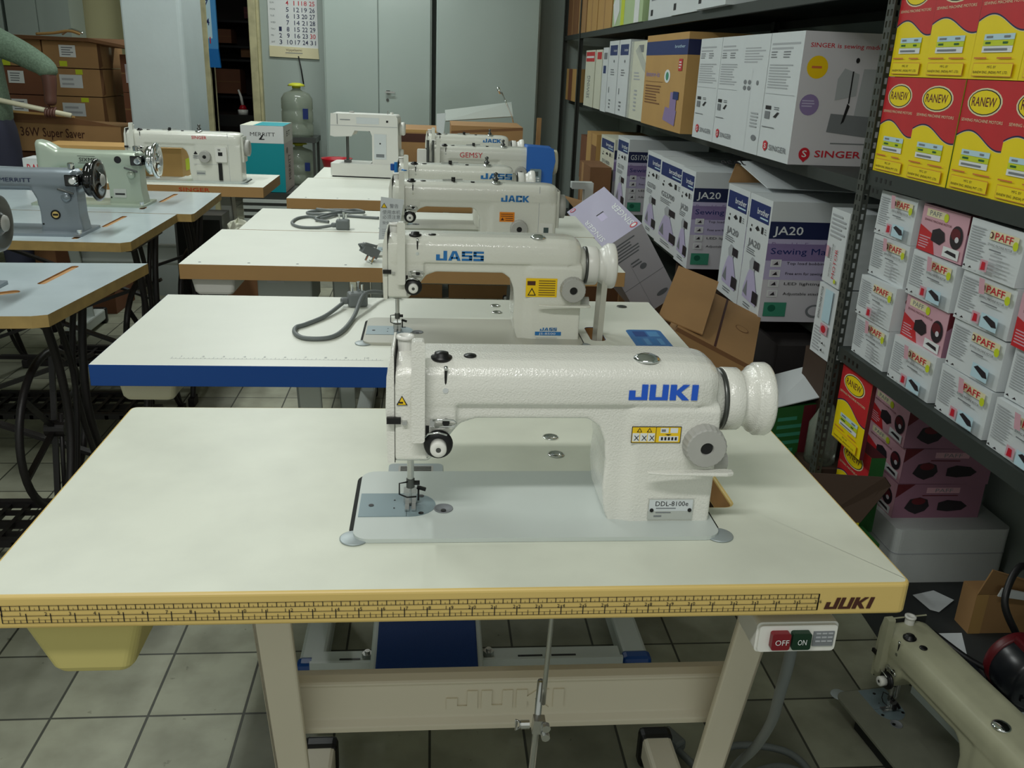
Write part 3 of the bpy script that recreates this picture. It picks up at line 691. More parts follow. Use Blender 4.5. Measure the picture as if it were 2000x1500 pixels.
    if not near and logo != 'plain':
        M = MB(); M.lathe([(0, .007), (.003, .009), (.006, .006), (.010, .010), (.013, .010), (.016, .005), (.022, .0045), (.025, .007), (.030, .006), (.032, 0)], (.36, .085, .217), 'z', 'steel_dark', 16); M.build('thread_stand', t)
        M = MB(); M.bar((.20, .08, .222), (.26, .085, .224), .006, .004, 'steel'); M.bar((.232, .06, .224), (.232, .10, .224), .006, .005, 'black'); M.cyl((.232, .08, .217), 'z', .006, .014, 'black', 12); M.cyl((.29, .07, .217), 'z', .006, .004, 'black', 12); M.build('bobbin_winder', t)
    # stitch dial
    M = MB(); dx, dz = dial
    prf = [(0, .027), (.004, .0275), (.018, .026), (.020, .0245), (.0205, .0085), (.017, .008), (.016, .0)]
    seg = 48; c0 = Vector((dx, .042, dz)); rings = []
    for h, r in prf: rings.append([c0+Vector((cos(2*pi*i/seg)*(r*(1 if (i % 2 or r < .024) else .972)), -h, sin(2*pi*i/seg)*(r*(1 if (i % 2 or r < .024) else .972)))) for i in range(seg)])
    M.loft([list(reversed(q)) for q in rings], 'plastic_grey', False); M.cyl((dx, .0248, dz), (0, -1, 0), .0078, .0004, 'black', 16); o = M.build('stitch_dial', t); o['label'] = 'ribbed grey dial'
    if drive == 'wheel':
        wy, wz = .098, .155
        M = MB(); M.lathe([(0, .039), (.024, .038), (.025, .0)], (.444, wy, wz), 'x', body_m, 44); M.build('wheel_housing', t)
        M = MB(); M.lathe([(0, .0405), (.006, .0405)], (.466, wy, wz), 'x', 'steel_dark', 44); M.lathe([(0, .034), (.01, .034)], (.464, wy, wz), 'x', 'black', 44); M.build('wheel_collar', t)
        M = MB(); M.lathe([(0, .0), (0, .0405), (.001, .0415), (.020, .0412), (.022, .040), (.0235, .035), (.025, .034), (.030, .036), (.037, .0405), (.0385, .0435), (.040, .0445), (.044, .0455), (.0455, .048), (.0575, .0485), (.0605, .047), (.062, .043), (.058, .039), (.056, .0)], (.472, wy, wz), 'x', body_m if body_m == 'enamel' else 'plastic_white', 56); M.build('hand_wheel', t)
    elif drive == 'direct':
        M = MB(); M.prism(rrect(.540, .055, .556, .138, .007), 'z', .09, .2, body_m); M.build('motor_cover', t, bevel=.006, seg=3)
        M = MB(); M.lathe([(0, .036), (.018, .036), (.021, .030), (.021, 0)], (.556, .098, .15), 'x', 'plastic_grey', 32); M.build('hand_wheel', t)
        M = MB(); M.box(.490, .0405, .0, .4915, .0415, .215, 'ink_lightgrey'); M.build('seam_gasket', t)
        if textlogo != 'SINGER': M = MB(); M.prism(rrect(.495, .050, .535, .105, .003), 'y', .036, .042, 'plastic_white'); M.box(.507, .0352, .078, .522, .036, .094, 'lcd'); M.box(.505, .0352, .066, .512, .036, .073, 'ink_grey'); M.box(.516, .0352, .066, .523, .036, .073, 'ink_grey'); M.build('control_panel', t)
    elif drive == 'blue':
        M = MB(); M.prism([(.46, -.0), (.575, -.0), (.575, .12), (.585, .17), (.575, .222), (.46, .228)], 'y', .03, .158, 'motor_blue'); M.build('motor_cover', t, bevel=.01, seg=3)
        M = MB(); M.lathe([(0, .052), (.02, .052), (.024, .045), (.024, 0)], (.576, .094, .16), 'x', 'plastic_cream', 32); M.build('hand_wheel', t)
        M = MB(); M.prism(rrect(.475, .075, .525, .135, .006), 'y', .022, .031, 'plate_steel'); M.box(.484, .0212, .105, .512, .022, .125, 'lcd')
        for k in range(6): M.box(.482+(k % 3)*.013, .0212, .083+(k//3)*.01, .491+(k % 3)*.013, .022, .089+(k//3)*.01, 'print_white')
        M.build('control_panel', t)
    lx, lz, lw, lh = logo_xz; yl = .0388
    M = MB()
    if logo and logo != 'plain': M.logo(logo, (lx, yl, lz), (1, 0, 0), (0, 0, 1), lh, logo_m, lw, .10)
    if textlogo: M.text(textlogo, (lx, yl, lz), (1, 0, 0), (0, 0, 1), lh, logo_m, lw, .008)
    M.build('brand_lettering', t)
    if extra: extra(t)
    return t

def extraA(t):
    Ux = (1, 0, 0); Vz = (0, 0, 1); y = .0405
    M = MB(); y = .0400; x0, z0, w, h = .344, .117, .063, .022
    def r(a, b, c, d, m, k=1): M.box(x0+a*w, y-.0002*k-.0004, z0+b*h, x0+c*w, y, z0+d*h, m)
    r(0, 0, 1, 1, 'label_yellow'); r(0, 0, .012, 1, 'ink', 2); r(.988, 0, 1, 1, 'ink', 2); r(0, 0, 1, .03, 'ink', 2); r(0, .97, 1, 1, 'ink', 2); r(.485, .03, .495, .97, 'ink', 2)
    for a in (.02, .175, .33): r(a, .08, a+.14, .60, 'print_white', 2); M.text('X', (x0+(a+.03)*w, y-.0012, z0+.16*h), Ux, Vz, h*.3, 'ink')
    for a in (.10, .30):
        M.prism([(x0+a*w, z0+.66*h), (x0+(a+.11)*w, z0+.66*h), (x0+(a+.055)*w, z0+.93*h)], 'y', y-.0009, y-.0004, 'ink'); M.prism([(x0+(a+.025)*w, z0+.70*h), (x0+(a+.085)*w, z0+.70*h), (x0+(a+.055)*w, z0+.86*h)], 'y', y-.0011, y-.0009, 'label_yellow')
    r(.58, .62, .74, .92, 'print_white', 2); r(.78, .62, .93, .92, 'print_white', 2); r(.6, .7, .68, .84, 'ink_grey', 4); r(.56, .1, .95, .42, 'print_white', 2)
    for a in (.6, .67, .74, .81, .88): r(a, .18, a+.04, .36, 'ink', 4)
    M.prism([(x0+.68*w, z0+.54*h), (x0+.80*w, z0+.54*h), (x0+.74*w, z0+.46*h)], 'y', y-.0011, y-.0004, 'ink')
    M.build('warning_label', t)
    M = MB(); z0 = .0095; x0 = .3745; w = .059; h = .029
    M.box(x0, y-.0016, z0, x0+w, y, z0+h, 'label_silver'); M.box(x0+.001, y-.0019, z0+.012, x0+w-.001, y-.0016, z0+h-.001, 'card_white')
    M.text('DDL-8100e', (x0+.009, y-.0022, z0+.0195), Ux, Vz, .0065, 'ink', .043)
    M.box(x0+.01, y-.0022, z0+.0155, x0+.036, y-.002, z0+.0168, 'ink_grey'); M.box(x0+.01, y-.0022, z0+.0095, x0+.03, y-.0016, z0+.0106, 'ink_grey'); M.box(x0+.008, y-.0022, z0+.004, x0+.018, y-.0016, z0+.0058, 'ink_grey')
    for a in (.0045, w-.0045): M.cyl((x0+a, y-.0016, z0+.0135), (0, -1, 0), .0026, .0012, 'black', 14)
    M.build('name_plate', t)
    M = MB(); M.prism([(.0535, .166), (.0665, .166), (.060, .178)], 'y', .0392, .0412, 'ink'); M.prism([(.0552, .1668), (.0648, .1668), (.060, .1765)], 'y', .0388, .0393, 'label_yellow'); M.box(.0565, .0384, .1685, .0612, .0389, .1705, 'ink'); M.build('warning_triangle', t)
industrial('nearest white industrial machine with blue JUKI lettering and ribbed grey dial', .398, .104, logo='JUKI', logo_xz=(.336, .1745, .0865, .0205), near=True, extra=extraA)

def extraB(t):
    y = .0403; M = MB(); x0, z0, w, h = .338, .098, .066, .040
    M.box(x0, y-.0006, z0, x0+w, y, z0+h, 'label_yellow'); M.prism([(x0+.004, z0+.003), (x0+.022, z0+.003), (x0+.013, z0+.020)], 'y', y-.0012, y-.0006, 'ink'); M.prism([(x0+.007, z0+.005), (x0+.019, z0+.005), (x0+.013, z0+.016)], 'y', y-.0015, y-.0012, 'label_yellow')
    for k in range(7): M.box(x0+.027, y-.001, z0+.004+k*.005, x0+.062, y-.0006, z0+.0055+k*.005, 'ink_brown')
    M.box(x0+.003, y-.001, z0+.025, x0+.02, y-.0006, z0+.034, 'ink_brown'); M.build('warning_label', t)
    M = MB(); M.logo('JASS', (.372, y-.0006, .024), (1, 0, 0), (.15, 0, 1), .007, 'logo_blue2', .036); M.box(.362, y-.0008, .014, .418, y, .022, 'logo_blue2'); M.text('JS-8500', (.370, y-.0012, .0158), (1, 0, 0), (0, 0, 1), .0045, 'print_white', .036)
    M.box(.364, y-.0008, .008, .41, y-.0004, .0088, 'ink_lightgrey'); M.build('name_plate', t)
    M = MB(); # drive belt down to the slot
    for yy in (.072, .122): M.bar((.512, yy, .15), (.504, yy-.01, -.12), .004, .012, 'bed_tan', (1, 0, 0))
    M.build('drive_belt', t)
industrial('white machine with blue JASS lettering, yellow label and belt, second table', .352, .905, logo='JASS', logo_xz=(.150, .172, .098, .020), logo_m='logo_blue2', near=True, body_m='enamel_far', extra=extraB, bed_m='bed_tan')
def extraC(t):
    M = MB(); M.box(.372, .0395, .108, .417, .0405, .137, 'label_orange'); M.prism([(.376, .112), (.386, .112), (.381, .121)], 'y', .0388, .0395, 'ink_brown')
    for k in range(4): M.box(.39 if k < 2 else .376, .039, .112+k*.006, .413, .0395, .1135+k*.006, 'ink_brown')
    M.build('warning_label', t)
TCm = industrial('white direct drive machine with blue JACK lettering and orange label', .325, 1.775, logo='JACK', logo_xz=(.375, .168, .085, .019), logo_m='logo_blue2', drive='direct', body_m='enamel_far', dial=(.432, .088), extra=extraC, bed_m='bed_tan')
industrial('white machine with partly hidden JASS lettering and blue-topped spool, fourth row', .325, 2.245, logo='JASS', logo_xz=(.338, .176, .11, .020), logo_m='logo_blue2', body_m='enamel_far', bed_m='bed_tan')
def extraE(t):
    M = MB(); M.prism(rrect(-.01, .09, .03, .20, .006), 'y', .05, .08, 'plastic_white'); M.build('lamp_housing', t, bevel=.004)
    M = MB(); M.cyl((.036, .04, .05), 'z', .006, .19, 'steel_dark', 10); M.cyl((.058, .038, .05), 'z', .005, .19, 'steel_dark', 10); M.build('thread_tube', t)
industrial('white machine with red GEMSY lettering and blue motor housing', .44, 3.0, textlogo='GEMSY', logo_xz=(.172, .173, .098, .021), logo_m='logo_red', drive='blue', body_m='enamel_far', extra=extraE, bed_m='bed_tan')
industrial('rearmost white machine with small blue JACK lettering', .42, 3.62, logo='JACK', logo_xz=(.325, .187, .09, .018), logo_m='logo_blue2', body_m='enamel_far', bed_m='bed_tan')
def extraS(t):
    M = MB(); M.prism(rrect(.435, .09, .485, .155, .004), 'y', .032, .042, 'plastic_white'); M.box(.447, .0312, .118, .466, .032, .134, 'black'); M.text('88', (.447, .031, .14), (1, 0, 0), (0, 0, 1), .008, 'ink'); M.box(.444, .034, .01, .460, .0415, .085, 'black'); M.build('control_panel', t)
    M = MB(); M.prism([(.338, .122), (.356, .122), (.347, .136)], 'y', .0395, .0405, 'ink'); M.box(.335, .0398, .112, .36, .0405, .116, 'ink_grey'); M.box(.335, .0398, .104, .36, .0405, .107, 'ink_grey'); M.box(.345, .0398, .03, .385, .0405, .05, 'label_silver'); M.box(.347, .0392, .036, .382, .0398, .041, 'ink_grey'); M.build('warning_label', t)
    M = MB(); M.box(.335, .0405, .078, .44, .0415, .0795, 'ink_lightgrey'); M.build('seam_gasket', t)
industrial('white machine with small SINGER lettering on the back left table', -.91, 3.29, textlogo='SINGER', logo_xz=(.335, .188, .065, .013), logo_m='logo_red', drive='direct', body_m='enamel_far', dial=(.388, .112), extra=extraS)

# ============================================================ treadle tables with cast iron stands (left)
def treadle_table(label, outline, slots, wheel_x, wheel_y, wheel_z, wheel_r, yl, yr, xl, xr, th=.028):
    t = thing('treadle_table', label, 'table')
    M = MB(); M.prism(outline, 'z', .76-th, .76, 'edge_ply', 'laminate_blue'); o = M.build('tabletop')
    for (pts, dep) in slots:
        K = MB(); K.mi('edge_ply'); K.mi('laminate_blue'); K.mi('raw_wood'); K.prism(pts, 'z', .76-dep, .80, 'raw_wood'); ko = K.build('cut')
        if 'raw_wood' not in [m.name for m in o.data.materials]: o.data.materials.append(MATS['raw_wood'])
        md = o.modifiers.new('x', 'BOOLEAN'); md.object = ko; md.solver = 'EXACT'; me = bake(o); o.modifiers.clear(); o.data = me; bpy.data.objects.remove(ko)
    o.parent = t
    for xx in (xl, xr):
        M = MB(); y0, y1 = yl, yr
        for s_ in (0, 1):
            ya = y0+.10 if s_ == 0 else y1-.10; yb = y0-.0 if s_ == 0 else y1+.0; ym = (y0+y1)/2
            P = spline([(xx, ya, .73), (xx, ya+(.05 if s_ == 0 else -.05), .58), (xx, (ya+ym)/2, .42), (xx, ya, .25), (xx, yb, .03)], 6)
            M.tube([(p.x, p.y, p.z) for p in P], .011, 'iron', 8)
            P = spline([(xx, ya+(.06 if s_ == 0 else -.06), .73), (xx, ym, .50), (xx, ya, .16), (xx, yb, .03)], 6); M.tube([(p.x, p.y, p.z) for p in P], .008, 'iron', 8)
        M.box(xx-.012, y0+.06, .71, xx+.012, y1-.06, .732, 'iron'); M.box(xx-.012, y0-.03, .0, xx+.012, y0+.03, .035, 'iron'); M.box(xx-.012, y1-.03, .0, xx+.012, y1+.03, .035, 'iron')
        M.bar((xx, y0+.06, .22), (xx, y1-.06, .22), .012, .02, 'iron'); M.build('side_frame', t, bevel=.002)
    M = MB(); ym = (yl+yr)/2
    M.bar((xl, yr-.09, .55), (xr, yr-.09, .25), .022, .01, 'iron'); M.bar((xl, yr-.09, .25), (xr, yr-.09, .55), .022, .01, 'iron')
    M.lathe([(0, .05), (.012, .05)], ((xl+xr)/2, yr-.1, .40), 'y', 'iron', 20); M.build('cross_brace', t)
    M = MB(); wc = (wheel_x, wheel_y, wheel_z); n = 40
    M.tube([(wheel_x, wheel_y+wheel_r*cos(2*pi*k/n), wheel_z+wheel_r*sin(2*pi*k/n)) for k in range(n)], .010, 'iron', 8, closed=True)
    for k in range(6):
        a = 2*pi*k/6+.3; M.bar((wheel_x, wheel_y, wheel_z), (wheel_x, wheel_y+wheel_r*cos(a), wheel_z+wheel_r*sin(a)), .008, .014, 'iron', (1, 0, 0))
    M.cyl((wheel_x-.02, wheel_y, wheel_z), 'x', .022, .05, 'iron', 16); M.build('drive_wheel', t)
    M = MB(); py0, py1, pz = yl+.10, yr-.12, .12
    M.box(xl+.2, py0, pz, xr-.05, py0+.02, pz+.02, 'iron'); M.box(xl+.2, py1-.02, pz, xr-.05, py1, pz+.02, 'iron')
    for k in range(12):
        x = xl+.2+(xr-.05-xl-.2)*k/11; M.box(x-.006, py0, pz, x+.006, py1, pz+.014, 'iron')
    for k in range(3):
        y = py0+(py1-py0)*(k+1)/4; M.box(xl+.2, y-.005, pz, xr-.05, y+.005, pz+.012, 'iron')
    M.box(xl, ym-.012, pz-.01, xr, ym+.012, pz+.004, 'iron'); M.build('treadle', t)
    M = MB(); M.tube([(wheel_x+.02, wheel_y, wheel_z+.04), (wheel_x+.01, ym, pz+.01)], .006, 'iron', 8); M.build('pitman_rod', t)
    return t
def sq(cx, cy, w, l, a=0):
    out = []
    for x, y in rrect(-w/2, -l/2, w/2, l/2, w*.45, 3): out.append((cx+x*cos(a)-y*sin(a), cy+x*sin(a)+y*cos(a)))
    return out
treadle_table('pale blue treadle table nearest at left with plywood edge', [(-1.35, 1.02), (-.375, 1.086), (-.345, 1.10), (-.287, 1.63), (-1.33, 1.56)],
    [(sq(-.465, 1.478, .020, .21, -.05), .004), (sq(-.512, 1.285, .03, .06, -.9), .004), (sq(-.50, 1.19, .02, .03, 0), .004)], -.48, 1.36, .38, .20, 1.10, 1.55, -1.2, -.40)
treadle_table('pale blue treadle table in the middle of the left row', [(-1.38, 1.91), (-.448, 1.903), (-.424, 1.925), (-.423, 2.445), (-1.38, 2.455)],
    [(sq(-.583, 2.272, .018, .22, 0), .004), (sq(-.60, 1.98, .02, .06, 0), .004)], -.50, 2.2, .38, .19, 1.95, 2.40, -1.25, -.46)
treadle_table('pale treadle table behind, under the sage green machine', [(-1.38, 2.46), (-.375, 2.452), (-.368, 2.47), (-.388, 3.0), (-1.36, 3.02)],
    [(sq(-.555, 2.825, .018, .23, 0), .004), (sq(-.575, 2.56, .02, .05, 0), .004)], -.47, 2.75, .38, .19, 2.5, 2.95, -1.25, -.44)

# household style black-head machines (grey and sage)
def household(label, x, y, rz, m, txt, top_bump=True, L=.40, name_m='ink', wheel_m='chrome', badge=None, tag_label=False, ts=(.135, .04, .016)):
    t = thing('sewing_machine', label, 'sewing machine', (x, y, .76), rz)
    # local: column at right end x=0, arm runs to -x; y=0 front of bed
    M = MB(); R_ = []
    def ring(xx, ya, yb, za, zb): return [(xx, a, b) for a, b in rrect(ya, za, yb, zb, min((yb-ya), (zb-za))*.32, 4)]
    for xx, ya, yb, za, zb in ((-L, .055, .115, .11, .225), (-L+.03, .05, .12, .10, .225), (-L+.06, .05, .12, .125, .205), (-.16, .048, .122, .125, .195), (-.10, .045, .125, .118, .198), (-.02, .045, .125, .12, .20), (0, .055, .115, .13, .19)): M.loft
    M.loft([ring(*a) for a in ((-L, .055, .115, .11, .228), (-L+.012, .05, .12, .10, .23), (-L+.04, .05, .12, .105, .222), (-L+.075, .05, .12, .128, .200), (-.16, .048, .122, .130, .197), (-.06, .045, .125, .126, .199), (-.012, .045, .125, .126, .198), (0, .055, .115, .135, .19))], m)
    M.prism([(-.125, -.002), (.005, -.002), (-.004, .06), (-.004, .16), (-.12, .16), (-.14, .135), (-.128, .11), (-.12, .06)], 'y', .048, .122, m)
    cast(M, 'arm', t, .004, 5, m)
    M = MB(); M.prism(rrect(-L-.02, 0, .012, .175, .008), 'z', .0, .008, m); M.build('bed', t, bevel=.002)
    M = MB(); M.box(-L-.001, .06, .10, -L+.004, .11, .22, 'chrome'); M.build('face_plate', t, bevel=.004)
    M = MB(); M.cyl((-L+.028, .08, .012), 'z', .004, .10, 'steel', 10); M.box(-L+.02, .068, .0085, -L+.036, .092, .014, 'steel'); M.build('needle_bar', t)
    M = MB(); M.cyl((.0, .085, .165), 'x', .018, .02, 'black_gloss', 20); M.lathe([(.018, .02), (.018, .045), (.024, .052), (.036, .052), (.040, .045), (.044, .06), (.050, .066), (.056, .064), (.058, .056), (.052, .03), (.06, .022), (.066, .018), (.068, 0)], (0, .085, .165), 'x', wheel_m, 44)
    M.build('hand_wheel', t)
    M = MB(); M.lathe([(0, .02), (.002, .02), (.008, .018), (.009, .0)], (.060, .085, .165), 'x', 'plastic_grey', 24); M.build('wheel_knob', t)
    M = MB(); M.box(-.03, .03, .15, .012, .05, .185, 'black_gloss'); M.cyl((-.01, .045, .20), 'z', .01, .02, 'chrome', 14); M.cyl((.004, .02, .17), (0, -1, 0), .012, .02, 'chrome', 16); M.obox((-.03, .03, .135), (.05, .008, .007), (0, .3, 0), 'steel_dark'); M.build('bobbin_winder', t, bevel=.003)
    M = MB(); M.lathe([(0, .014), (.008, .014), (.012, .011), (.014, 0)], (-.035, .046, .115), (0, -1, 0), m, 22); M.build('stitch_dial', t)
    M = MB()
    tx, tw, thh = ts
    M.text(txt, (-.16-tx, .0450, .158), (1, 0, 0), (0, 0, 1), thh, name_m, tw*2, .02)
    if tag_label:
        M.box(-.165-tx, .0444, .152, -.155-tx+tw*2, .0450, .1535, 'ink'); M.box(-.165-tx, .0444, .177, -.155-tx+tw*2, .0450, .1785, 'ink')
        M.build('brand_lettering', t); M = MB(); M.cyl((-.078, .0460, .168), (0, -1, 0), .013, .001, 'ink', 20); M.box(-.105, .0468, .03, -.06, .0475, .062, 'label_silver'); M.box(-.1, .0462, .04, -.065, .0468, .046, 'ink')
    else: M.build('brand_lettering', t); M = MB(); M.cyl((-.075, .0478, .06), (0, -1, 0), .015, .001, 'black', 20); M.cyl((-.075, .0465, .06), (0, -1, 0), .010, .0006, 'edge_yellow', 20); M.box(-.083, .0455, .057, -.067, .046, .063, 'black')
    M.build('badge', t)
    M = MB(); M.cyl((-.115, .048, .03), (0, -1, 0), .003, .001, 'black', 10); M.cyl((.0, .02, .008), 'z', .008, .012, 'chrome', 12); M.build('screw', t)
    return t
household('grey machine with MERRITT lettering and black handwheel on middle treadle table', -.60, 1.98, 0, 'grey_hammer', 'MERRITT', name_m='print_navy2', wheel_m='black_gloss', L=.38, ts=(.068, .047, .012))
household('sage green machine with badge and chrome handwheel on rear treadle table', -.585, 2.56, 0, 'sage', 'SIXMI', name_m='ink', tag_label=True, L=.37, ts=(.055, .026, .014))
household('grey machine cut off at left edge, its big handwheel on the nearest treadle table', -.555, 1.20, 0, 'grey_hammer', 'MERRITT', name_m='print_navy2', wheel_m='steel_dark', L=.38, ts=(.125, .047, .012))

# small domestic machine at the back
t = thing('domestic_sewing_machine', 'small white plastic domestic sewing machine with side knobs on rearmost table', 'sewing machine', (-.005, 3.66, .76), -.10)
M = MB(); M.prism([(0, .195), (.005, .30), (.32, .30), (.33, .285), (.335, .0), (.10, .0), (.10, .035), (.205, .07), (.205, .22-.02), (.195, .222), (.12, .222), (.105, .195), (.02, .19)], 'y', .02, .15, 'plastic_white')
M.v = M.v; o = M.build('housing', t, bevel=.010, seg=4)
M = MB(); M.prism(rrect(-.0, .0, .335, .17, .015), 'z', .006, .085-.02, 'plastic_white'); M.build('base', t, bevel=.006)
M = MB(); M.box(.01, .0, .0, .325, .17, .006, 'black'); M.build('foot_rail', t)
M = MB(); M.lathe([(0, .03), (.02, .032), (.026, .028), (.027, 0)], (.333, .085, .235), 'x', 'plastic_white', 30); M.build('hand_wheel', t)
M = MB(); M.lathe([(0, .018), (.016, .017), (.018, 0)], (.334, .085, .12), 'x', 'plastic_white', 24); M.build('stitch_dial', t)
M = MB(); M.cyl((.075, .07, .075), 'z', .007, .12, 'steel_dark', 12); M.box(.06, .05, .066, .09, .09, .078, 'steel_dark'); M.build('needle_bar', t)
M = MB(); M.box(.215, .0185, .09, .275, .0195, .21, 'card_white'); M.box(.225, .0178, .10, .265, .0185, .115, 'ink_grey'); M.cyl((.245, .0185, .165), (0, -1, 0), .004, .001, 'ink', 10); M.box(.05, .0188, .27, .10, .0195, .274, 'ink_grey'); M.box(.13, .0188, .255, .24, .0195, .285, 'card_white'); M.box(.275, .0188, .265, .285, .0195, .275, 'ink'); M.box(.0, .019, .243, .33, .0196, .245, 'ink_lightgrey'); M.box(.035, .0185, .25, .038, .0195, .298, 'ink_grey')
M.build('front_panel_print', t)
M = MB(); M.tube([(.04, .03, .25), (.048, .03, .215), (.045, .03, .195)], .002, 'steel_dark', 6); M.build('take_up_lever', t)
M = MB(); M.cyl((.09, .12, .295), 'z', .012, .012, 'plastic_grey', 14); M.cyl((.29, .11, .297), 'z', .008, .012, 'plastic_white', 12); M.cyl((.27, .11, .297), 'z', .002, .02, 'steel', 8); M.build('bobbin_winder', t)

# ============================================================ cords, tag, bag
def cord(name, label, pts, r, m, z=None): 
    M = MB(); P = spline([(p[0], p[1], (p[2] if len(p) > 2 else .76+r)) for p in pts], 7); M.tube([tuple(p) for p in P], r, m, 10); return tag(M.build(name), label, 'cord')
def plug(t, x, y, z, a):
    M = MB(); M.obox((x, y, z+.017), (.045, .034, .034), (0, 0, a), 'cord_grey'); M.obox((x-.03*cos(a), y-.03*sin(a), z+.014), (.02, .016, .016), (0, 0, a), 'cord_grey'); M.build('plug', t, bevel=.005)
    M = MB()
    for k in (-.012, .012): M.cyl((x+k, y, z+.03), 'z', .003, .022, 'chrome', 8)
    M.cyl((x+.002, y+.012, z+.03), 'z', .0042, .026, 'chrome', 8); M.build('plug_pin', t)
t = thing('power_cord', 'grey power cord with three-pin plug looped on the blue-edged table', 'cord', (0, 0, 0))
M = MB(); P = spline([(.285, 1.19, .772), (.255, 1.10, .766), (.22, 1.035, .765), (.203, 1.01, .765), (.208, .965, .765), (.235, .932, .765), (.280, .938, .765), (.305, .99, .766), (.320, 1.10, .768), (.332, 1.19, .79), (.35, 1.255, .785), (.385, 1.30, .77), (.43, 1.32, .766)][:12]+[(.42, 1.285, .766)], 8); M.tube([tuple(p) for p in P], .0048, 'cord_grey', 10); M.build('cable', t)
plug(t, .318, 1.215, .76, .25)
t = thing('power_cord', 'coiled grey power cord with plug lying on the table behind the third', 'cord', (0, 0, 0))
M = MB(); P = spline([(.155, 2.222, .772), (.10, 2.215, .765), (.045, 2.22, .765), (.008, 2.29, .765), (.012, 2.39, .765), (.05, 2.43, .766), (.10, 2.40, .767), (.15, 2.50, .768), (.20, 2.585, .766), (.12, 2.605, .765), (.04, 2.55, .765), (.04, 2.50, .765), (.12, 2.49, .766), (.22, 2.46, .765), (.30, 2.44, .765)], 8); M.tube([tuple(p) for p in P], .0052, 'cord_grey', 10)
P = spline([(.06, 2.56, .773), (.13, 2.53, .773), (.20, 2.50, .773), (.24, 2.53, .771), (.20, 2.57, .772), (.12, 2.45, .774), (.08, 2.37, .768), (.13, 2.33, .766)], 8); M.tube([tuple(p) for p in P], .0052, 'cord_grey', 10); M.build('cable', t)
plug(t, .19, 2.222, .76, 0)
t = thing('warning_tag', 'white paper warning tag with yellow triangle hanging on the JACK machine head', 'tag', (.338, 1.765, .815))
M = MB(); M.prism([(0, 0), (.055, .004), (.075, .118), (.008, .125)], 'y', 0, .001, 'card_white'); M.build('card', t)
M = MB(); M.prism([(.008, .093), (.026, .093), (.017, .108)], 'y', -.0006, 0, 'ink'); M.prism([(.0105, .0945), (.0235, .0945), (.017, .1055)], 'y', -.001, -.0006, 'label_yellow')
for s_, z, x, h in (('警告', .094, .033, .009), ('使用本机', .076, .012, .009), ('必须注意', .062, .012, .009), ('安全保护', .046, .012, .007)): M.text(s_, (x, -.0006, z), (1, 0, 0), (0, 0, 1), h, 'ink_grey')
for k in range(4): M.box(.01, -.0006, .012+k*.006, .05-k*.003, 0, .0135+k*.006, 'ink_lightgrey')
M.build('tag_print', t)
t = thing('hanging_plug', 'grey plug with cord end resting against the third table machine', 'plug', (.315, 1.72, .76))
M = MB(); M.obox((0, 0, .03), (.05, .03, .028), (0, .5, .4), 'cord_grey'); M.tube([(-.02, 0, .03), (-.03, -.01, .05), (-.01, -.02, .055), (.02, -.01, .045)], .004, 'cord_grey', 8); M.build('plug', t, bevel=.004)
M = MB(); M.cyl((-.005, -.01, .02), (-.3, -.5, -.6), .003, .02, 'chrome', 8); M.cyl((.012, -.01, .015), (-.3, -.5, -.6), .003, .02, 'chrome', 8); M.cyl((.0, -.018, .006), (.1, -.6, .0), .002, .03, 'chrome', 8); M.build('plug_pin', t)
rnd = random.Random(3)
def crumple(name, label, cat, loc, s, m, n=10):
    M = MB(); R_ = []
    for i in range(n+1):
        a = pi*i/n; R_.append([(s[0]*sin(a)*cos(2*pi*k/14)*rnd.uniform(.7, 1.1), s[1]*sin(a)*sin(2*pi*k/14)*rnd.uniform(.7, 1.1), s[2]*(1-cos(a))*rnd.uniform(.85, 1.05)) for k in range(14)])
    M.loft(R_, m, False); o = M.build(name, loc=loc); return tag(o, label, cat)
crumple('plastic_bag', 'small crumpled clear plastic bag under the arm of the third table machine', 'bag', (.50, 1.86, .766), (.045, .03, .022), 'film')
t = thing('thread_spool', 'blue spool stuck on the spool pin left of the fourth row machine', 'spool', (.37, 2.30, .80))
M = MB(); M.cyl((0, -.02, .135), 'z', .006, .05, 'sticker_blue', 10); M.cyl((-.008, .0, .155), 'z', .012, .022, 'edge_blue', 12); M.lathe([(0, .006), (.004, .014), (.008, .006)], (.03, -.02, .155), 'z', 'logo_blue2', 10); M.build('spool_body', t)
M = MB(); M.cyl((0, 0, .0), 'z', .004, .14, 'steel_dark', 8); M.build('spool_pin', t)
t = thing('masking_tape_tag', 'white paper tag sticking up from the rearmost machine head', 'tag', (.515, 3.66, .99))
M = MB(); M.prism([(0, 0), (.035, -.01), (.045, .09), (.0, .085)], 'y', 0, .002, 'card_white'); M.build('paper', t)

# ============================================================ storage rack along the right wall
t = thing('storage_rack', 'dark slotted-angle steel rack loaded with cartons along the right wall', 'rack', (0, 0, 0))
def slotted(x, y, z0, z1, w=.036, ax='y', pitch=.026, side=1):
    M = MB(); n = int((z1-z0)/pitch)
    for k in range(n):
        za = z0+k*pitch; zb = za+pitch
        for c_ in range(2):
            a0 = c_*w/2; a1 = a0+w/2; h0 = a0+w/2*.28; h1 = a0+w/2*.72; hz0 = za+pitch*.22; hz1 = za+pitch*.78
            off = pitch*.5 if c_ else 0
            P = [(a0, za), (a1, za), (a1, zb), (a0, zb), (h0, hz0), (h1, hz0), (h1, hz1), (h0, hz1)]
            if ax == 'y': v = [(x, y+a, z) for a, z in P]
            else: v = [(x+a, y, z) for a, z in P]
            M.add(v, [(0, 1, 5, 4), (1, 2, 6, 5), (2, 3, 7, 6), (3, 0, 4, 7)], 'post')
    return M
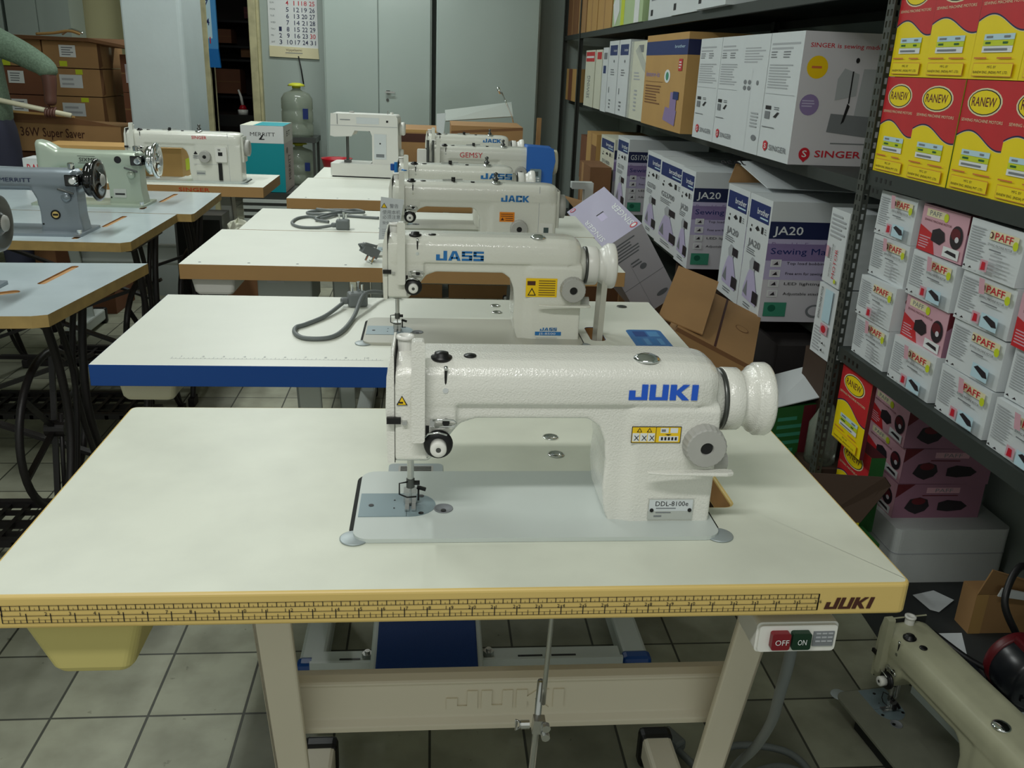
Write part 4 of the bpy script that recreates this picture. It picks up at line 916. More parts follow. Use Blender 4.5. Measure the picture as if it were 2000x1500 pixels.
def post(x, y, z1=2.6, fine=True):
    if fine:
        A = slotted(x, y, 0, z1, ax='y'); B = slotted(x, y+.036, 0, z1, ax='x'); A.add(B.v, B.f, 'post'); A.build('post', t, solid=.002)
    else:
        A = MB(); A.box(x, y, 0, x+.003, y+.036, z1, 'post'); A.box(x, y+.033, 0, x+.036, y+.036, z1, 'post'); A.build('post', t)
post(1.592, 1.355); post(1.592, -.45, fine=False)
for y in (3.5, 6.2): post(2.09, y, fine=False)
post(1.592, 6.2, fine=False); post(2.09, 1.355, fine=False); post(1.592, 7.05, fine=False)
def shelf(z, y0, y1, x0=1.60, x1=2.13):
    M = MB(); M.box(x0, y0, z-.003, x1, y1, z, 'rack'); M.box(x0-.002, y0, z-.036, x0, y1, z, 'rack'); M.box(x1-.002, y0, z-.036, x1, y1, z, 'rack'); M.box(x0, y0, z-.036, x0+.014, y1, z-.034, 'rack')
    for ye in (y0+.03, y1-.12):
        for k in range(4): M.box(x0-.0025, ye+k*.024, z-.024, x0-.002, ye+.009+k*.024, z-.013, 'black')
    M.build('shelf_board', t)
for z in (1.10, .632): shelf(z, -.45, 1.352)
for z, xx in ((1.055, 1.67), (.525, 1.80), (1.555, 1.60), (.12, 1.67)): shelf(z, 1.395, 7.08, xx) 

# ============================================================ carton artwork
def wave(u, base=.485, amp=.075): return base+amp*cos(2*pi*(u-.27)*.76)
def ranew_art():
    ws = [(k/20, wave(k/20)) for k in range(21)]
    it = [('r', 0, 0, 1, 1, 'print_yellow'), ('p', [(u, v-.016) for u, v in ws]+[(1, 1), (0, 1)], 'print_cream'), ('p', [(u, v-.010) for u, v in ws]+[(1, 1), (0, 1)], 'print_navy2'), ('p', [(u, v+.004) for u, v in ws]+[(1, 1), (0, 1)], 'print_red'),
          ('e', .46, .81, .36, .125, 'print_cream'), ('e', .46, .81, .33, .112, 'ink'), ('e', .46, .81, .31, .103, 'print_yellow'),
          ('t', 'RANEW', .20, .775, .078, 'print_maroon', .50, .03), ('t', 'SEWING MACHINE MOTORS', .05, .635, .026, 'print_cream', .86, .03),
          ('r', .20, .335, .80, .385, 'print_ltblue'), ('r', .20, .285, .80, .333, 'print_lime'), ('r', .20, .23, .80, .283, 'print_white'),
          ('lines', .25, .34, .42, .38, 1, 'ink_grey'), ('lines', .60, .34, .72, .38, 1, 'ink_grey'), ('lines', .25, .29, .40, .33, 1, 'print_yg'), ('lines', .6, .29, .72, .33, 1, 'print_yg'), ('lines', .25, .235, .75, .275, 1, 'ink_grey'),
          ('lines', .08, .17, .45, .195, 1, 'print_orange'), ('lines', .55, .17, .9, .195, 1, 'print_orange'), ('r', .10, .025, .90, .14, 'print_orange'), ('r', .107, .030, .893, .135, 'print_yellow'), ('t', 'MFG. BY', .40, .095, .022, 'ink_brown', .18), ('t', 'RANEW ENG. (INDIA) PVT. LTD.', .13, .05, .022, 'ink_brown', .7)]
    return it
def paff_art(kind=0, seed=0):
    r = random.Random(seed)
    if kind == 1:
        return [('r', 0, 0, 1, 1, 'print_pink'), ('p', [(0, .0), (.42, 0), (.30, .42), (0, .55)], 'print_red'), ('lines', .03, .06, .30, .34, 5, 'print_pink'), ('r', .10, .76, .52, .92, 'print_cream'), ('t', 'PAFF', .17, .79, .10, 'ink_grey', .26, .02), ('e', .54, .82, .05, .09, 'print_lime'),
                ('t', 'SEWING MACHINE MOTOR', .08, .66, .045, 'print_maroon', .6), ('p', [(.30, .28), (.50, .24), (.60, .36), (.56, .52), (.44, .58), (.30, .5)], 'print_dark'), ('e', .82, .50, .13, .24, 'print_dark'), ('e', .80, .56, .10, .12, 'print_maroon'), ('e', .84, .46, .04, .06, 'card_grey'),
                ('r', .60, .05, .94, .26, 'print_white'), ('p', [(.64, .14), (.9, .10), (.88, .18), (.7, .2)], 'print_dark')]
    it = [('lines', .05, .22, .36, .90, 13, 'ink_lightgrey'), ('r', .42, .72, .93, .90, 'print_cream'), ('t', 'PAFF', .52, .745, .13, 'logo_red', .32, .01), ('e', .462, .81, .032, .062, 'print_maroon'), ('e', .462, .81, .022, .042, 'print_cream'), ('e', .92, .74, .045, .085, 'print_lime'), ('t', 'SEWING MACHINE MOTOR', .45, .62, .045, 'print_dark', .44, .02),
          ('lines', .50, .52, .80, .58, 1, 'ink_grey'), ('p', [(.08, .10), (.12, .14), (.14, .09)], 'print_dark'), ('p', [(.20, .09), (.24, .14), (.27, .10)], 'print_dark')]
    if r.random() < .75: it += [('r', .42, .12, .56, .34, 'print_pink'), ('p', [(.45, .14), (.53, .16), (.52, .30), (.46, .30)], 'logo_red')]
    if r.random() < .75: it += [('r', .60, .10, .90, .38, 'print_ltblue'), ('p', [(.64, .30), (.82, .18), (.90, .20), (.86, .30), (.70, .36)], 'print_dark')]
    else: it += [('lines', .58, .14, .88, .5, 5, 'ink_lightgrey')]
    if r.random() < .7: 
        a = r.uniform(.40, .5); it += [('p', [(a, 1), (a+.10, 1), (a+.14, .72), (a+.04, .70)], 'print_pink')]
    return it
paff_side = [('e', .14, .72, .05, .10, 'print_maroon'), ('e', .14, .72, .035, .07, 'card_white'), ('t', 'MOTOR', .09, .50, .06, 'ink', .14)]
def motor_side():
    return [('r', 0, 0, 1, 1, 'print_mauve'), ('p', [(0, 1), (.2, 1), (.0, .6)], 'print_maroon'), ('r', .34, .74, .72, .90, 'print_pink'), ('t', 'PAFF', .44, .765, .11, 'ink_grey', .2), ('lines', .30, .64, .74, .70, 1, 'print_maroon'),
            ('p', [(.12, .30), (.18, .20), (.26, .12), (.36, .22), (.40, .36), (.37, .55), (.28, .62), (.17, .56)], 'print_dark'), ('e', .27, .50, .08, .10, 'print_maroon'), ('p', [(.50, .24), (.62, .20), (.78, .24), (.84, .36), (.76, .50), (.60, .54), (.50, .46)], 'print_dark')]
def brother_narrow(model='JA20', word=True):
    return [('r', .06, .80, .94, .95, 'print_navy'), ('t', 'brother', .40, .855, .05, 'print_white', .50, .02), ('r', .55, .825, .9, .838, 'print_ltblue'),
            ('lines', .20, .72, .26, .76, 1, 'ink'), ('e', .20, .70, .04, .014, 'ink'), ('p', [(.40, .73), (.5, .76), (.6, .73), (.5, .715)], 'ink'), ('r', .68, .71, .76, .765, 'ink'), ('lines', .82, .71, .9, .765, 3, 'ink_grey'),
            ('t', model, .16, .575, .055, 'ink_grey', .55, .01), ('lines', .14, .50, .62, .555, 3, 'ink_grey'),
            ('p', [(.20, .20), (.34, .34), (.44, .40), (.58, .40), (.66, .34), (.86, .18), (.84, .10), (.2, .12)], 'print_lilac'), ('p', [(.40, .38), (.62, .38), (.66, .47), (.46, .49), (.36, .44)], 'ink_lightgrey'), ('r', .56, .40, .80, .47, 'print_dark'), ('p', [(.22, .16), (.36, .28), (.42, .14)], 'ink_grey'), ('r', .66, .12, .90, .22, 'print_dark'),
            ('lines', .3, .045, .7, .09, 2, 'ink_grey')]
def ja_front(model='JA20'):
    return [('r', 0, .0, 1, .84, 'card_grey'), ('r', 0, .36, 1, .70, 'print_lilac'), ('r', 0, .52, 1, .66, 'print_purple'), ('r', 0, .70, 1, .84, 'print_navy2'), ('t', model, .03, .735, .065, 'print_white', .22, .02), ('t', 'Portable Free Arm', .03, .635, .038, 'print_purple', .50), ('t', 'Sewing Machine', .03, .575, .05, 'print_navy', .62, .03)]+\
        [q for k, s_ in enumerate(['Top load bobbin', 'Free arm for sewing', 'LED lighting', 'Adjustable stitch']) for q in (('r', .04, .47-k*.085, .12, .53-k*.085, 'print_white'), ('r', .05, .478-k*.085, .11, .522-k*.085, 'card_grey'), ('p', [(.06, .485-k*.085), (.1, .485-k*.085), (.09, .515-k*.085)], 'print_dark'), ('t', s_, .16, .49-k*.085, .022, 'ink', .28))]+\
        [('r', .03, .05, .20, .17, 'print_green'), ('e', .09, .12, .03, .03, 'print_dgreen'), ('e', .42, .10, .07, .055, 'ink_grey'), ('e', .42, .10, .05, .04, 'card_grey')]
def singer_narrow(plain=False):
    if plain: return [('lines', .12, .76, .88, .90, 6, 'ink_lightgrey'), ('e', .25, .60, .06, .02, 'ink_grey'), ('e', .42, .60, .06, .02, 'ink_grey'), ('e', .25, .55, .06, .02, 'ink_grey'), ('e', .42, .55, .06, .02, 'ink_grey'), ('e', .72, .6, .04, .02, 'ink_grey'), ('r', .5, .0, .505, .72, 'ink_lightgrey'), ('e', .82, .14, .09, .025, 'ink_grey'), ('lines', .62, .22, .9, .36, 5, 'ink_lightgrey')]
    return [('lines', .06, .86, .92, .93, 2, 'ink_lightgrey'), ('lines', .06, .80, .3, .86, 3, 'ink_grey'), ('lines', .45, .80, .7, .86, 3, 'ink_grey'), ('lines', .06, .56, .92, .76, 9, 'ink_lightgrey'), ('r', .04, .52, .94, .523, 'ink_lightgrey'),
            ('r', .10, .395, .28, .425, 'ink'), ('lines', .38, .395, .56, .425, 2, 'ink_grey'), ('r', .10, .32, .26, .38, 'ink_grey'), ('p', [(.38, .34), (.5, .38), (.56, .38), (.46, .335)], 'ink'), ('lines', .06, .245, .5, .26, 1, 'ink_grey'),
            ('p', [(.18, .13), (.18, .08), (.25, .055), (.32, .08), (.32, .13), (.25, .145)], 'logo_red'), ('t', 'S', .215, .08, .04, 'print_white', .07, .02), ('t', 'SINGER', .38, .075, .042, 'ink_grey', .54, .01)]
singer_front = [('r', 0, 0, 1, 1, 'card_grey'), ('t', 'SINGER is sewing made easy', .07, .885, .032, 'logo_red', .90, .01), ('e', .17, .74, .13*.85, .085, 'label_yellow'), ('lines', .11, .72, .23, .76, 1, 'print_orange'), ('e', .14, .46, .12*.85, .08, 'print_purple'), ('lines', .06, .44, .2, .5, 3, 'print_lilac'),
    ('p', [(.40, .50), (.62, .54), (.62, .70), (.46, .74), (.40, .66)], 'ink_lightgrey'), ('p', [(.62, .3), (.9, .3), (.9, .74), (.66, .74)], 'ink_lightgrey'), ('p', [(.36, .26), (.88, .22), (.9, .38), (.38, .40)], 'ink_grey'), ('r', .545, .48, .56, .72, 'ink'), ('p', [(.5, .32), (.53, .34), (.57, .46), (.54, .48)], 'ink'), ('e', .58, .80, .02, .02, 'ink'), ('r', .42, .17, .9, .178, 'ink_grey'),
    ('e', .16, .085, .06, .05, 'logo_red'), ('p', [(.11, .06), (.16, .02), (.21, .06)], 'logo_red'), ('t', 'S', .135, .062, .05, 'print_white', .05, .03), ('t', 'SINGER', .27, .065, .05, 'logo_red', .50, .015)]

# ---- RANEW motor cartons on the upper shelf of the right bay
cols = [(1.350, 1.190), (1.190, 1.010), (1.010, .842), (.842, .676), (.676, .515)]
pos = ['first from the slotted post', 'second from the slotted post', 'third from the slotted post', 'fourth from the slotted post', 'fifth from the post at the photo edge']
for rw, (z0, z1, nm) in enumerate([(1.1005, 1.323, 'lower'), (1.3245, 1.547, 'upper')]):
    for k, (yb, ya) in enumerate(cols):
        carton('motor_carton', 'RANEW motor carton, %s row on the shelf, %s' % (nm, pos[k]), 1.603+rnd.uniform(0, .003), ya+.0005, z0, 1.90, yb-.0005, z1, 'print_yellow', left=ranew_art(), front=[('r', 0, 0, 1, 1, 'print_yg'), ('r', .1, .1, .9, .9, 'print_red')], group='RANEW motor cartons on the upper right shelf')
# ---- PAFF motor cartons
pc = [(1.318, 1.128), (1.112, .915), (.900, .708), (.694, .50)]
kinds = {(1, 3): 1, (1, 1): 1, (3, 2): 1}
rown = ['bottom', 'second', 'third', 'top']
for c_, (yb, ya) in enumerate(pc):
    for r_ in range(4):
        k = kinds.get((c_, r_), 0)
        z0 = .633+r_*.1055; off = (.02 if (c_ == 0 and r_ in (2,)) else -.012 if (c_ == 0 and r_ == 1) else 0)
        carton('motor_carton', '%s motor carton with PAFF lettering, %s row, %s column from the slotted post' % ('pink' if k else 'white', rown[r_], ['first', 'second', 'third', 'fourth'][c_]), 1.605+rnd.uniform(0, .02), ya+.004, z0, 1.89, yb-.006, z0+.1045, 'print_pink' if k else 'card_white',
               left=paff_art(k, c_*7+r_), front=motor_side() if k else paff_side, crush=.0 if k else .0035, seed=c_*5+r_, rz=rnd.uniform(-.02, .02), group='PAFF motor cartons on the middle right shelf')
# two upright ones left of the post
for k, (z0, lb) in enumerate([(.526, 'lower'), (.744, 'upper')]):
    carton('motor_carton', 'white motor carton standing on end beside the post, %s one of two' % lb, 1.66, 1.53+.0*k, z0, 1.80, 1.66, z0+.215, 'card_white', left=[('lines', .1, .05, .5, .40, 8, 'ink_lightgrey'), ('tv', 'SEWING MACHINE MOTOR', .25, .5, .10, 'ink', .45), ('r', .4, .5, .8, .95, 'print_ltblue'), ('r', .42, .33, .8, .47, 'print_pink'), ('e', .6, .40, .12, .05, 'logo_red'), ('p', [(.6, .2), (.7, .23), (.75, .2)], 'ink'), ('p', [(.62, .1), (.7, .14), (.75, .1)], 'ink')] if k == 0 else
           [('lines', .1, .62, .9, .95, 6, 'ink_lightgrey'), ('tv', 'MOTOR', .7, .1, .14, 'logo_red', .4), ('tv', 'SEWING MACHINE', .45, .1, .06, 'ink', .45), ('e', .8, .08, .06, .03, 'print_lime'), ('r', .1, .35, .25, .5, 'print_pink')], crush=.003, seed=40+k, rz=-.05*k)
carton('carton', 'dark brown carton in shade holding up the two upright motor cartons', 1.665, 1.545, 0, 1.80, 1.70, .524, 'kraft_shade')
# ---- lower cartons under the middle shelf
carton('motor_carton', 'red and yellow RANEW carton hanging under the middle shelf by the post', 1.615, 1.170, .375, 1.626, 1.340, .590, 'print_maroon', left=ranew_art())
carton('motor_carton', 'RANEW carton low down behind the open flap by the post', 1.66, 1.19, .15, 1.70, 1.36, .372, 'print_maroon', left=ranew_art(), front=[('r', 0, 0, 1, 1, 'print_yg')])
M = MB(); M.lathe([(0, .045), (.12, .045), (.15, .03), (.18, .018)], (0, 0, 0), 'z', 'bottle', 16); o = M.build('plastic_jar', loc=(1.66, 1.48, .23)); tag(o, 'clear plastic jar behind the slotted post', 'jar')
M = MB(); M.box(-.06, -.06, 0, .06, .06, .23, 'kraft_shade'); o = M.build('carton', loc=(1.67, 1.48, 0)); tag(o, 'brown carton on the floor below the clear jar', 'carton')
zz = [(.168, .272), (.273, .378), (.379, .485)]
xo = [0, .006, .0]
for k, (z0, z1) in enumerate(zz):
    carton('motor_carton', 'pink motor carton with PAFF lettering on the foam box, %s of three' % ['bottom', 'middle', 'top'][k], 1.776+xo[k], 1.235, z0, 2.03+xo[k], 1.235+.215, z1, 'print_mauve', left=paff_art(1, k), front=motor_side(), group='pink motor cartons stacked on the foam box', seed=k, rz=-.02*k)
M = MB(); M.prism(rrect(-.165, -.125, .165, .125, .02), 'z', 0, .165, 'foam'); M.prism(rrect(-.166, -.126, .166, .126, .02), 'z', .09, .093, 'ink_lightgrey'); o = M.build('foam_box', loc=(1.925, 1.29, .0032), bevel=.006); tag(o, 'dusty white foam box on the floor under the pink cartons', 'box')
M = MB(); M.obox((0, 0, 0), (.004, .02, .02), (0, 0, 0), 'logo_red'); 
# dark cardboard flap in front
M = MB(); M.add([(1.50, 1.21, .32), (1.635, 1.07, .375), (1.65, 1.06, .355), (1.60, 1.08, .24), (1.52, 1.16, .20)], [(0, 1, 2, 3, 4)], 'kraft_shade'); o = M.build('carton_flap', solid=.005); tag(o, 'dark brown cardboard flap leaning beside the nearest table', 'flap')
M = MB(); M.box(-.07, -.07, 0, .07, .07, .17, 'print_yg'); art(M, (-.07, -.07, 0), (1, 0, 0), (0, 0, 1), .14, .17, [('r', .0, .4, .3, .9, 'print_yellow')]); o = M.build('motor_carton', loc=(1.60, 1.16, 0)); tag(o, 'green and yellow carton on the floor behind the brown flap', 'carton')
# RANEW carton with white lid on the floor left of the post
t = thing('motor_carton', 'open red and green RANEW carton with white flap standing left of the post', 'carton', (1.56, 1.64, .12), .25)
M = carton_mesh(.17, .20, .26, 'print_yg', left=ranew_art(), front=[('r', 0, 0, 1, 1, 'print_yg'), ('lines', .2, .1, .8, .9, 8, 'print_green'), ('r', .72, 0, 1, 1, 'print_maroon')]); M.build('carton_body', t)
M = MB(); M.add([(-.085, -.105, .262), (.12, -.11, .29), (.20, .06, .33), (-.085, .10, .262)], [(0, 1, 2, 3)], 'card_white'); M.build('carton_flap', t, solid=.003)
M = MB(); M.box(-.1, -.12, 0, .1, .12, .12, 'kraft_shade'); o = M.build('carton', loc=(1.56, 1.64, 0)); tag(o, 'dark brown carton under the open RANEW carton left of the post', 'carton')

# ---- left bay, middle row (sewing machine cartons) on shelf z=.525
def bro(lb, y0, y1, x0=1.60, model='JA20', m='card_white', z1=.93, rz=0, g='brother sewing machine cartons', top=None):
    return carton('machine_carton', lb, x0, y0, .5255, x0+.46, y1, z1, m, left=brother_narrow(model), front=ja_front(model), top=top, rz=rz, group=g)
bro('white JA20 sewing machine carton with purple side, nearest on the lower left shelf', 1.965, 2.178)
bro('white JA20 sewing machine carton second on the lower left shelf, flap open', 2.184, 2.42)
M = MB(); M.add([(1.62, 2.42, 1.01), (1.66, 2.19, .945), (2.02, 2.12, .945), (2.0, 2.41, 1.03)], [(0, 1, 2, 3)], 'card_white'); M.add([(1.60, 2.43, .932), (1.62, 2.425, 1.01), (1.80, 2.43, 1.02), (1.8, 2.44, .935)], [(0, 1, 2, 3)], 'kraft'); M.text('JA20', (1.64, 2.39, 1.004), (1, 0, .02), (0, -1, -.28), -.03, 'ink'); o = M.build('carton_flap', solid=.003); tag(o, 'raised white carton flap with brown inside above the second JA20 carton', 'flap')
bro('white JA20 carton with purple side, third from the post on the lower left shelf', 2.775, 2.985, 1.575)
bro('white GS3700 carton just behind the third JA20 carton', 2.995, 3.42, 1.59, 'GS3700')
bro('white GS3700 carton half hidden by its GS3700 twin', 3.43, 3.74, 1.60, 'GS3700')
bro('white GS1700 carton with dark purple side facing out', 4.20, 4.52, 1.60, 'GS1700', z1=.945)
bro('cream dusty carton with navy band beside the GS1700 carton', 4.60, 5.06, 1.60, 'JV1400', m='card_cream', z1=.91, g=None)
carton('carton', 'upright brown corrugated carton, rearmost on the lower left shelf', 1.58, 5.12, .5255, 1.95, 5.50, .90, 'kraft_light', left=[('r', .45, 0, .52, 1, 'kraft'), ('p', [(.52, .2), (1, .1), (1, .8), (.52, .8)], 'kraft_dark')])
carton('carton', 'dark reddish brown carton behind the upright brown one', 1.62, 5.56, .5255, 2.0, 6.0, .84, 'kraft_red')
# ---- left bay, row on shelf z=1.055
def sing(lb, y0, y1, x0, plain=False, front=None):
    return carton('machine_carton', lb, x0, y0, 1.0555, x0+(.30 if front else .44), y1, 1.445, 'card_white', left=singer_narrow(plain), front=front, top=[('r', .0, .46, 1, .54, 'tape')], group='SINGER machine cartons')
sing('large white SINGER carton with grey side and yellow disc, nearest the post', 1.895, 2.172, 1.60, front=singer_front)
sing('white carton with small round symbols next to the nearest SINGER carton', 2.178, 2.448, 1.60, True)
sing('white SINGER carton third from the post, between plain one and last one', 2.454, 2.70, 1.603)
sing('white SINGER carton fourth from the post beside the brown innov-is carton', 2.706, 2.99, 1.603)
carton('machine_carton', 'big brown carton with navy band and innov-is lettering', 1.585, 3.12, 1.0555, 2.05, 3.90, 1.478, 'kraft_light', left=[('r', 0, .78, 1, .93, 'print_navy'), ('t', 'brother', .72, .85, .03, 'print_ltblue', .22), ('t', 'innov-is', .05, .545, .06, 'print_purple', .36, .02), ('e', .60, .56, .07, .07, 'print_white'), ('e', .60, .56, .035, .045, 'print_green'), ('r', .05, .49, .5, .494, 'kraft_dark'), ('lines', .06, .24, .5, .46, 7, 'kraft_dark'), ('r', .84, .62, .92, .74, 'print_red'), ('lines', .85, .64, .91, .72, 3, 'print_white'), ('p', [(.58, .10), (.86, .06), (.88, .22), (.62, .24)], 'print_purple'), ('r', .72, .22, .86, .40, 'print_purple'), ('r', .78, .33, .9, .41, 'print_navy')], front=[('r', 0, .78, 1, .93, 'print_navy2')])
carton('machine_carton', 'white carton wrapped in torn clear film beside the brown innov-is carton', 1.60, 3.96, 1.0555, 2.0, 4.34, 1.46, 'card_cream', left=[('r', 0, 0, .15, 1, 'film'), ('lines', .3, .5, .75, .62, 3, 'ink_lightgrey'), ('r', .5, .86, .8, .95, 'ink_grey'), ('lines', .4, .1, .6, .4, 6, 'ink_lightgrey'), ('p', [(.5, .95), (1, .72), (1.0, .6), (.8, .66), (.3, .88)], 'film')])
for k, (a, b) in enumerate([(4.38, 4.68), (4.70, 5.0)]):
    carton('machine_carton', 'tall white carton with navy top label, %s of the matching pair' % ['nearer', 'farther'][k], 1.60, a, 1.0555, 2.0, b, 1.475, 'card_white', left=[('r', .12, .80, .88, .94, 'print_navy'), ('t', 'brother', .5, .85, .035, 'print_white', .34), ('lines', .3, .52, .7, .62, 3, 'ink_grey'), ('e', .6, .72, .06, .02, 'ink_grey'), ('r', .2, .28, .26, .36, 'ink_grey'), ('lines', .3, .05, .5, .2, 3, 'ink_grey')], group='tall white navy-label cartons')
carton('machine_carton', 'white carton with blue smudge of print among the upper left shelf cartons', 1.60, 5.02, 1.05, 2.0, 5.20, 1.44, 'card_white', left=[('r', .2, .82, .8, .92, 'ink_grey'), ('r', .2, .6, .7, .72, 'print_navy')])
carton('machine_carton', 'cream carton beside the red-topped one on the upper left shelf', 1.60, 5.23, 1.0555, 2.0, 5.46, 1.43, 'card_cream', left=[('r', .2, .84, .9, .96, 'print_red')])
carton('machine_carton', 'cream carton with red label at top, rearmost on the upper left shelf', 1.60, 5.50, 1.0555, 2.0, 5.88, 1.43, 'card_cream', left=[('r', .05, .80, .95, .97, 'print_red'), ('lines', .1, .84, .9, .92, 1, 'print_white'), ('tv', 'SEWING', .6, .15, .3, 'ink_grey', .4)])
carton('carton', 'dark orange carton in the shadowed end of the upper left shelf', 1.62, 6.3, 1.0555, 2.0, 6.95, 1.30, 'kraft_light', left=[('r', .2, .0, .5, 1, 'kraft_red')])
# ---- top row on shelf z=1.555
ta = [('r', .55, .30, .95, .62, 'print_green'), ('e', .72, .46, .1, .1, 'print_dgreen'), ('lines', .1, .1, .4, .6, 4, 'ink_grey')]
for k, (a, b) in enumerate([(2.62, 3.02), (3.06, 3.50), (3.56, 4.04)]):
    carton('machine_carton', 'white carton with green mark on the top left shelf, %s' % ['nearest', 'middle', 'farthest'][k], 1.57+.02*k, a, 1.5555+.03*(2-k)*0, 2.05, b, 1.97, 'card_white', left=[('r', .1, .05, .2, .12, 'ink'), ('lines', .1, .2, .4, .5, 4, 'ink_grey')], front=[('r', .06, .12, .22, .36, 'print_green'), ('e', .13, .25, .05, .06, 'print_dgreen')], group='white green-mark cartons on the top shelf')
carton('machine_carton', 'carton wrapped in pale green film on the top left shelf', 1.59, 4.10, 1.5555, 2.0, 4.92, 1.97, 'green_film', left=[('r', .3, .0, .42, 1, 'print_lime'), ('r', .75, .0, .9, 1, 'print_white'), ('p', [(.0, .3), (.2, .5), (.25, .2), (.1, .0)], 'print_white')])
for k, (a, b, h, m_, lb) in enumerate([(5.02, 5.50, .42, 'kraft_light', 'light brown carton next to the green film carton'), (5.53, 5.95, .42, 'kraft_light', 'light brown carton second from the green film one'), (6.0, 6.35, .28, 'kraft', 'smaller brown carton with flap on the top left shelf'), (6.38, 6.9, .30, 'kraft_dark', 'darkest brown carton at the far end of the top left shelf')]):
    carton('carton', lb, 1.6, a, 1.5555, 2.0, b, 1.5555+h, m_, left=[('r', .46, 0, .52, 1, 'kraft')])
# things on the bottom level of the left bay
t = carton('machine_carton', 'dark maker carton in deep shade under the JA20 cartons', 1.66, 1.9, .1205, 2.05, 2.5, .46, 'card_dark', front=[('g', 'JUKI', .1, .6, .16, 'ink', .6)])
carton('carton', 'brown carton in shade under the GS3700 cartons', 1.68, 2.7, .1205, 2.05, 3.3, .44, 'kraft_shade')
carton('carton', 'long brown carton standing beyond the lavender carton under the shelf', 1.45, 4.55, .0, 1.58, 4.95, .75, 'kraft_dark', left=[('r', .2, 0, .4, 1, 'kraft')])
M = MB(); M.obox((0, 0, .5), (.028, .02, 1.0), (0, .01, 0), 'kraft'); o = M.build('wooden_batten', loc=(1.17, 5.0, .0)); o.location = (1.172, 5.0, .0); tag(o, 'upright wooden batten leaning before the dark gap by the right cupboard', 'batten')

# tilted cartons between table and rack
def tilted(name, label, cat, c, e, size, m, left=None, front=None, top=None, group=None):
    M = carton_mesh(size[0], size[1], size[2], m, left, front, top)
    M.v = [(x, y, z-size[2]/2) for x, y, z in M.v]
    o = M.build(name, loc=c); o.rotation_euler = e; return tag(o, label, cat, group)
tilted('machine_carton', 'lavender topped SINGER carton with handle hole tilted between tables and rack', 'carton', (1.269, 2.669, .611), (.295, -.614, .069), (.183, .371, .384), 'card_grey',
       top=[('r', 0, 0, 1, 1, 'card_lav'), ('p', [(.42, .44), (.58, .44), (.58, .60), (.42, .60)], 'print_lilac'), ('r', .42, .58, .60, .60, 'ink'), ('tv', 'SINGER', .92, .10, .13, 'print_white', .5), ('tv', 'SINGER', .22, .12, .10, 'print_white', .5), ('e', .86, .06, .09, .035, 'logo_red'), ('e', .86, .06, .06, .022, 'print_white'), ('e', .12, .95, .07, .03, 'logo_red'), ('e', .12, .95, .05, .018, 'card_lav')],
       front=[('lines', .06, .74, .9, .95, 6, 'ink_grey'), ('r', .0, .40, 1, .405, 'ink_grey'), ('r', .38, .0, .385, .66, 'ink_grey'), ('e', .62, .56, .08, .035, 'ink_grey'), ('e', .72, .14, .14, .03, 'ink_grey'), ('lines', .4, .6, .7, .68, 2, 'ink_grey')])
tilted('carton', 'open brown carton with two flaps slanting below the JA20 cartons', 'carton', (1.397, 1.854, .47), (.15, .397, -.334), (.254, .398, .20), 'kraft', top=[('r', .485, 0, .515, 1, 'ink_brown'), ('r', .0, .0, .46, .04, 'kraft_dark'), ('e', .78, .56, .09, .055, 'kraft_dark'), ('e', .78, .56, .075, .045, 'kraft'), ('r', .6, .25, .95, .7, 'kraft')][:1]+[('e', .78, .56, .09, .055, 'kraft_dark'), ('e', .78, .56, .078, .047, 'kraft')], front=[('r', 0, .93, 1, 1, 'kraft_dark')])
M = MB(); M.obox((0, 0, 0), (.145, .37, .004), (.25, .30, -.334), 'kraft'); o = M.build('carton_flap', loc=(1.325, 1.86, .628)); tag(o, 'raised brown flap lying over the slanting brown carton', 'flap')
carton('carton', 'brown carton underneath the lavender SINGER carton', 1.17, 2.30, .0, 1.55, 2.95, .33, 'kraft_dark')
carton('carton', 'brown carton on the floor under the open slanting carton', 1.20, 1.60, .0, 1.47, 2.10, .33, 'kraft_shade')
carton('carton', 'brown carton lying between lavender carton and rack', 1.34, 2.98, .0, 1.57, 3.45, .42, 'kraft')
M = MB(); M.add([(1.15, 3.0, .70), (1.36, 2.98, .66), (1.38, 3.3, .68), (1.12, 3.34, .74)], [(0, 1, 2, 3)], 'kraft'); o = M.build('cardboard_sheet', solid=.004); tag(o, 'flat brown cardboard sheet behind the blue motor machine', 'cardboard')
carton('carton', 'tall carton holding up the cardboard sheet right of the back tables', 1.13, 3.0, 0, 1.34, 3.3, .66, 'kraft_dark')
carton('foam_block', 'white foam block beside the blue motor machine right end', 1.18, 2.62+.42, .0, 1.20, 3.04+.06, .2, 'foam', cat='foam') if False else None
M = MB(); M.prism([(0, 0), (.10, .0), (.10, -.16), (.06, -.16), (.06, -.03), (0, -.03)], 'y', 0, .05, 'foam'); o = M.build('foam_corner', loc=(1.13, 3.20, .822), bevel=.004); tag(o, 'white L-shaped foam corner between the fourth table and the rack', 'foam')
carton('carton', 'brown carton on the floor under the white foam corner', 1.10, 2.20+.16, 0, 1.165, 2.60, .575, 'kraft_dark') if False else None

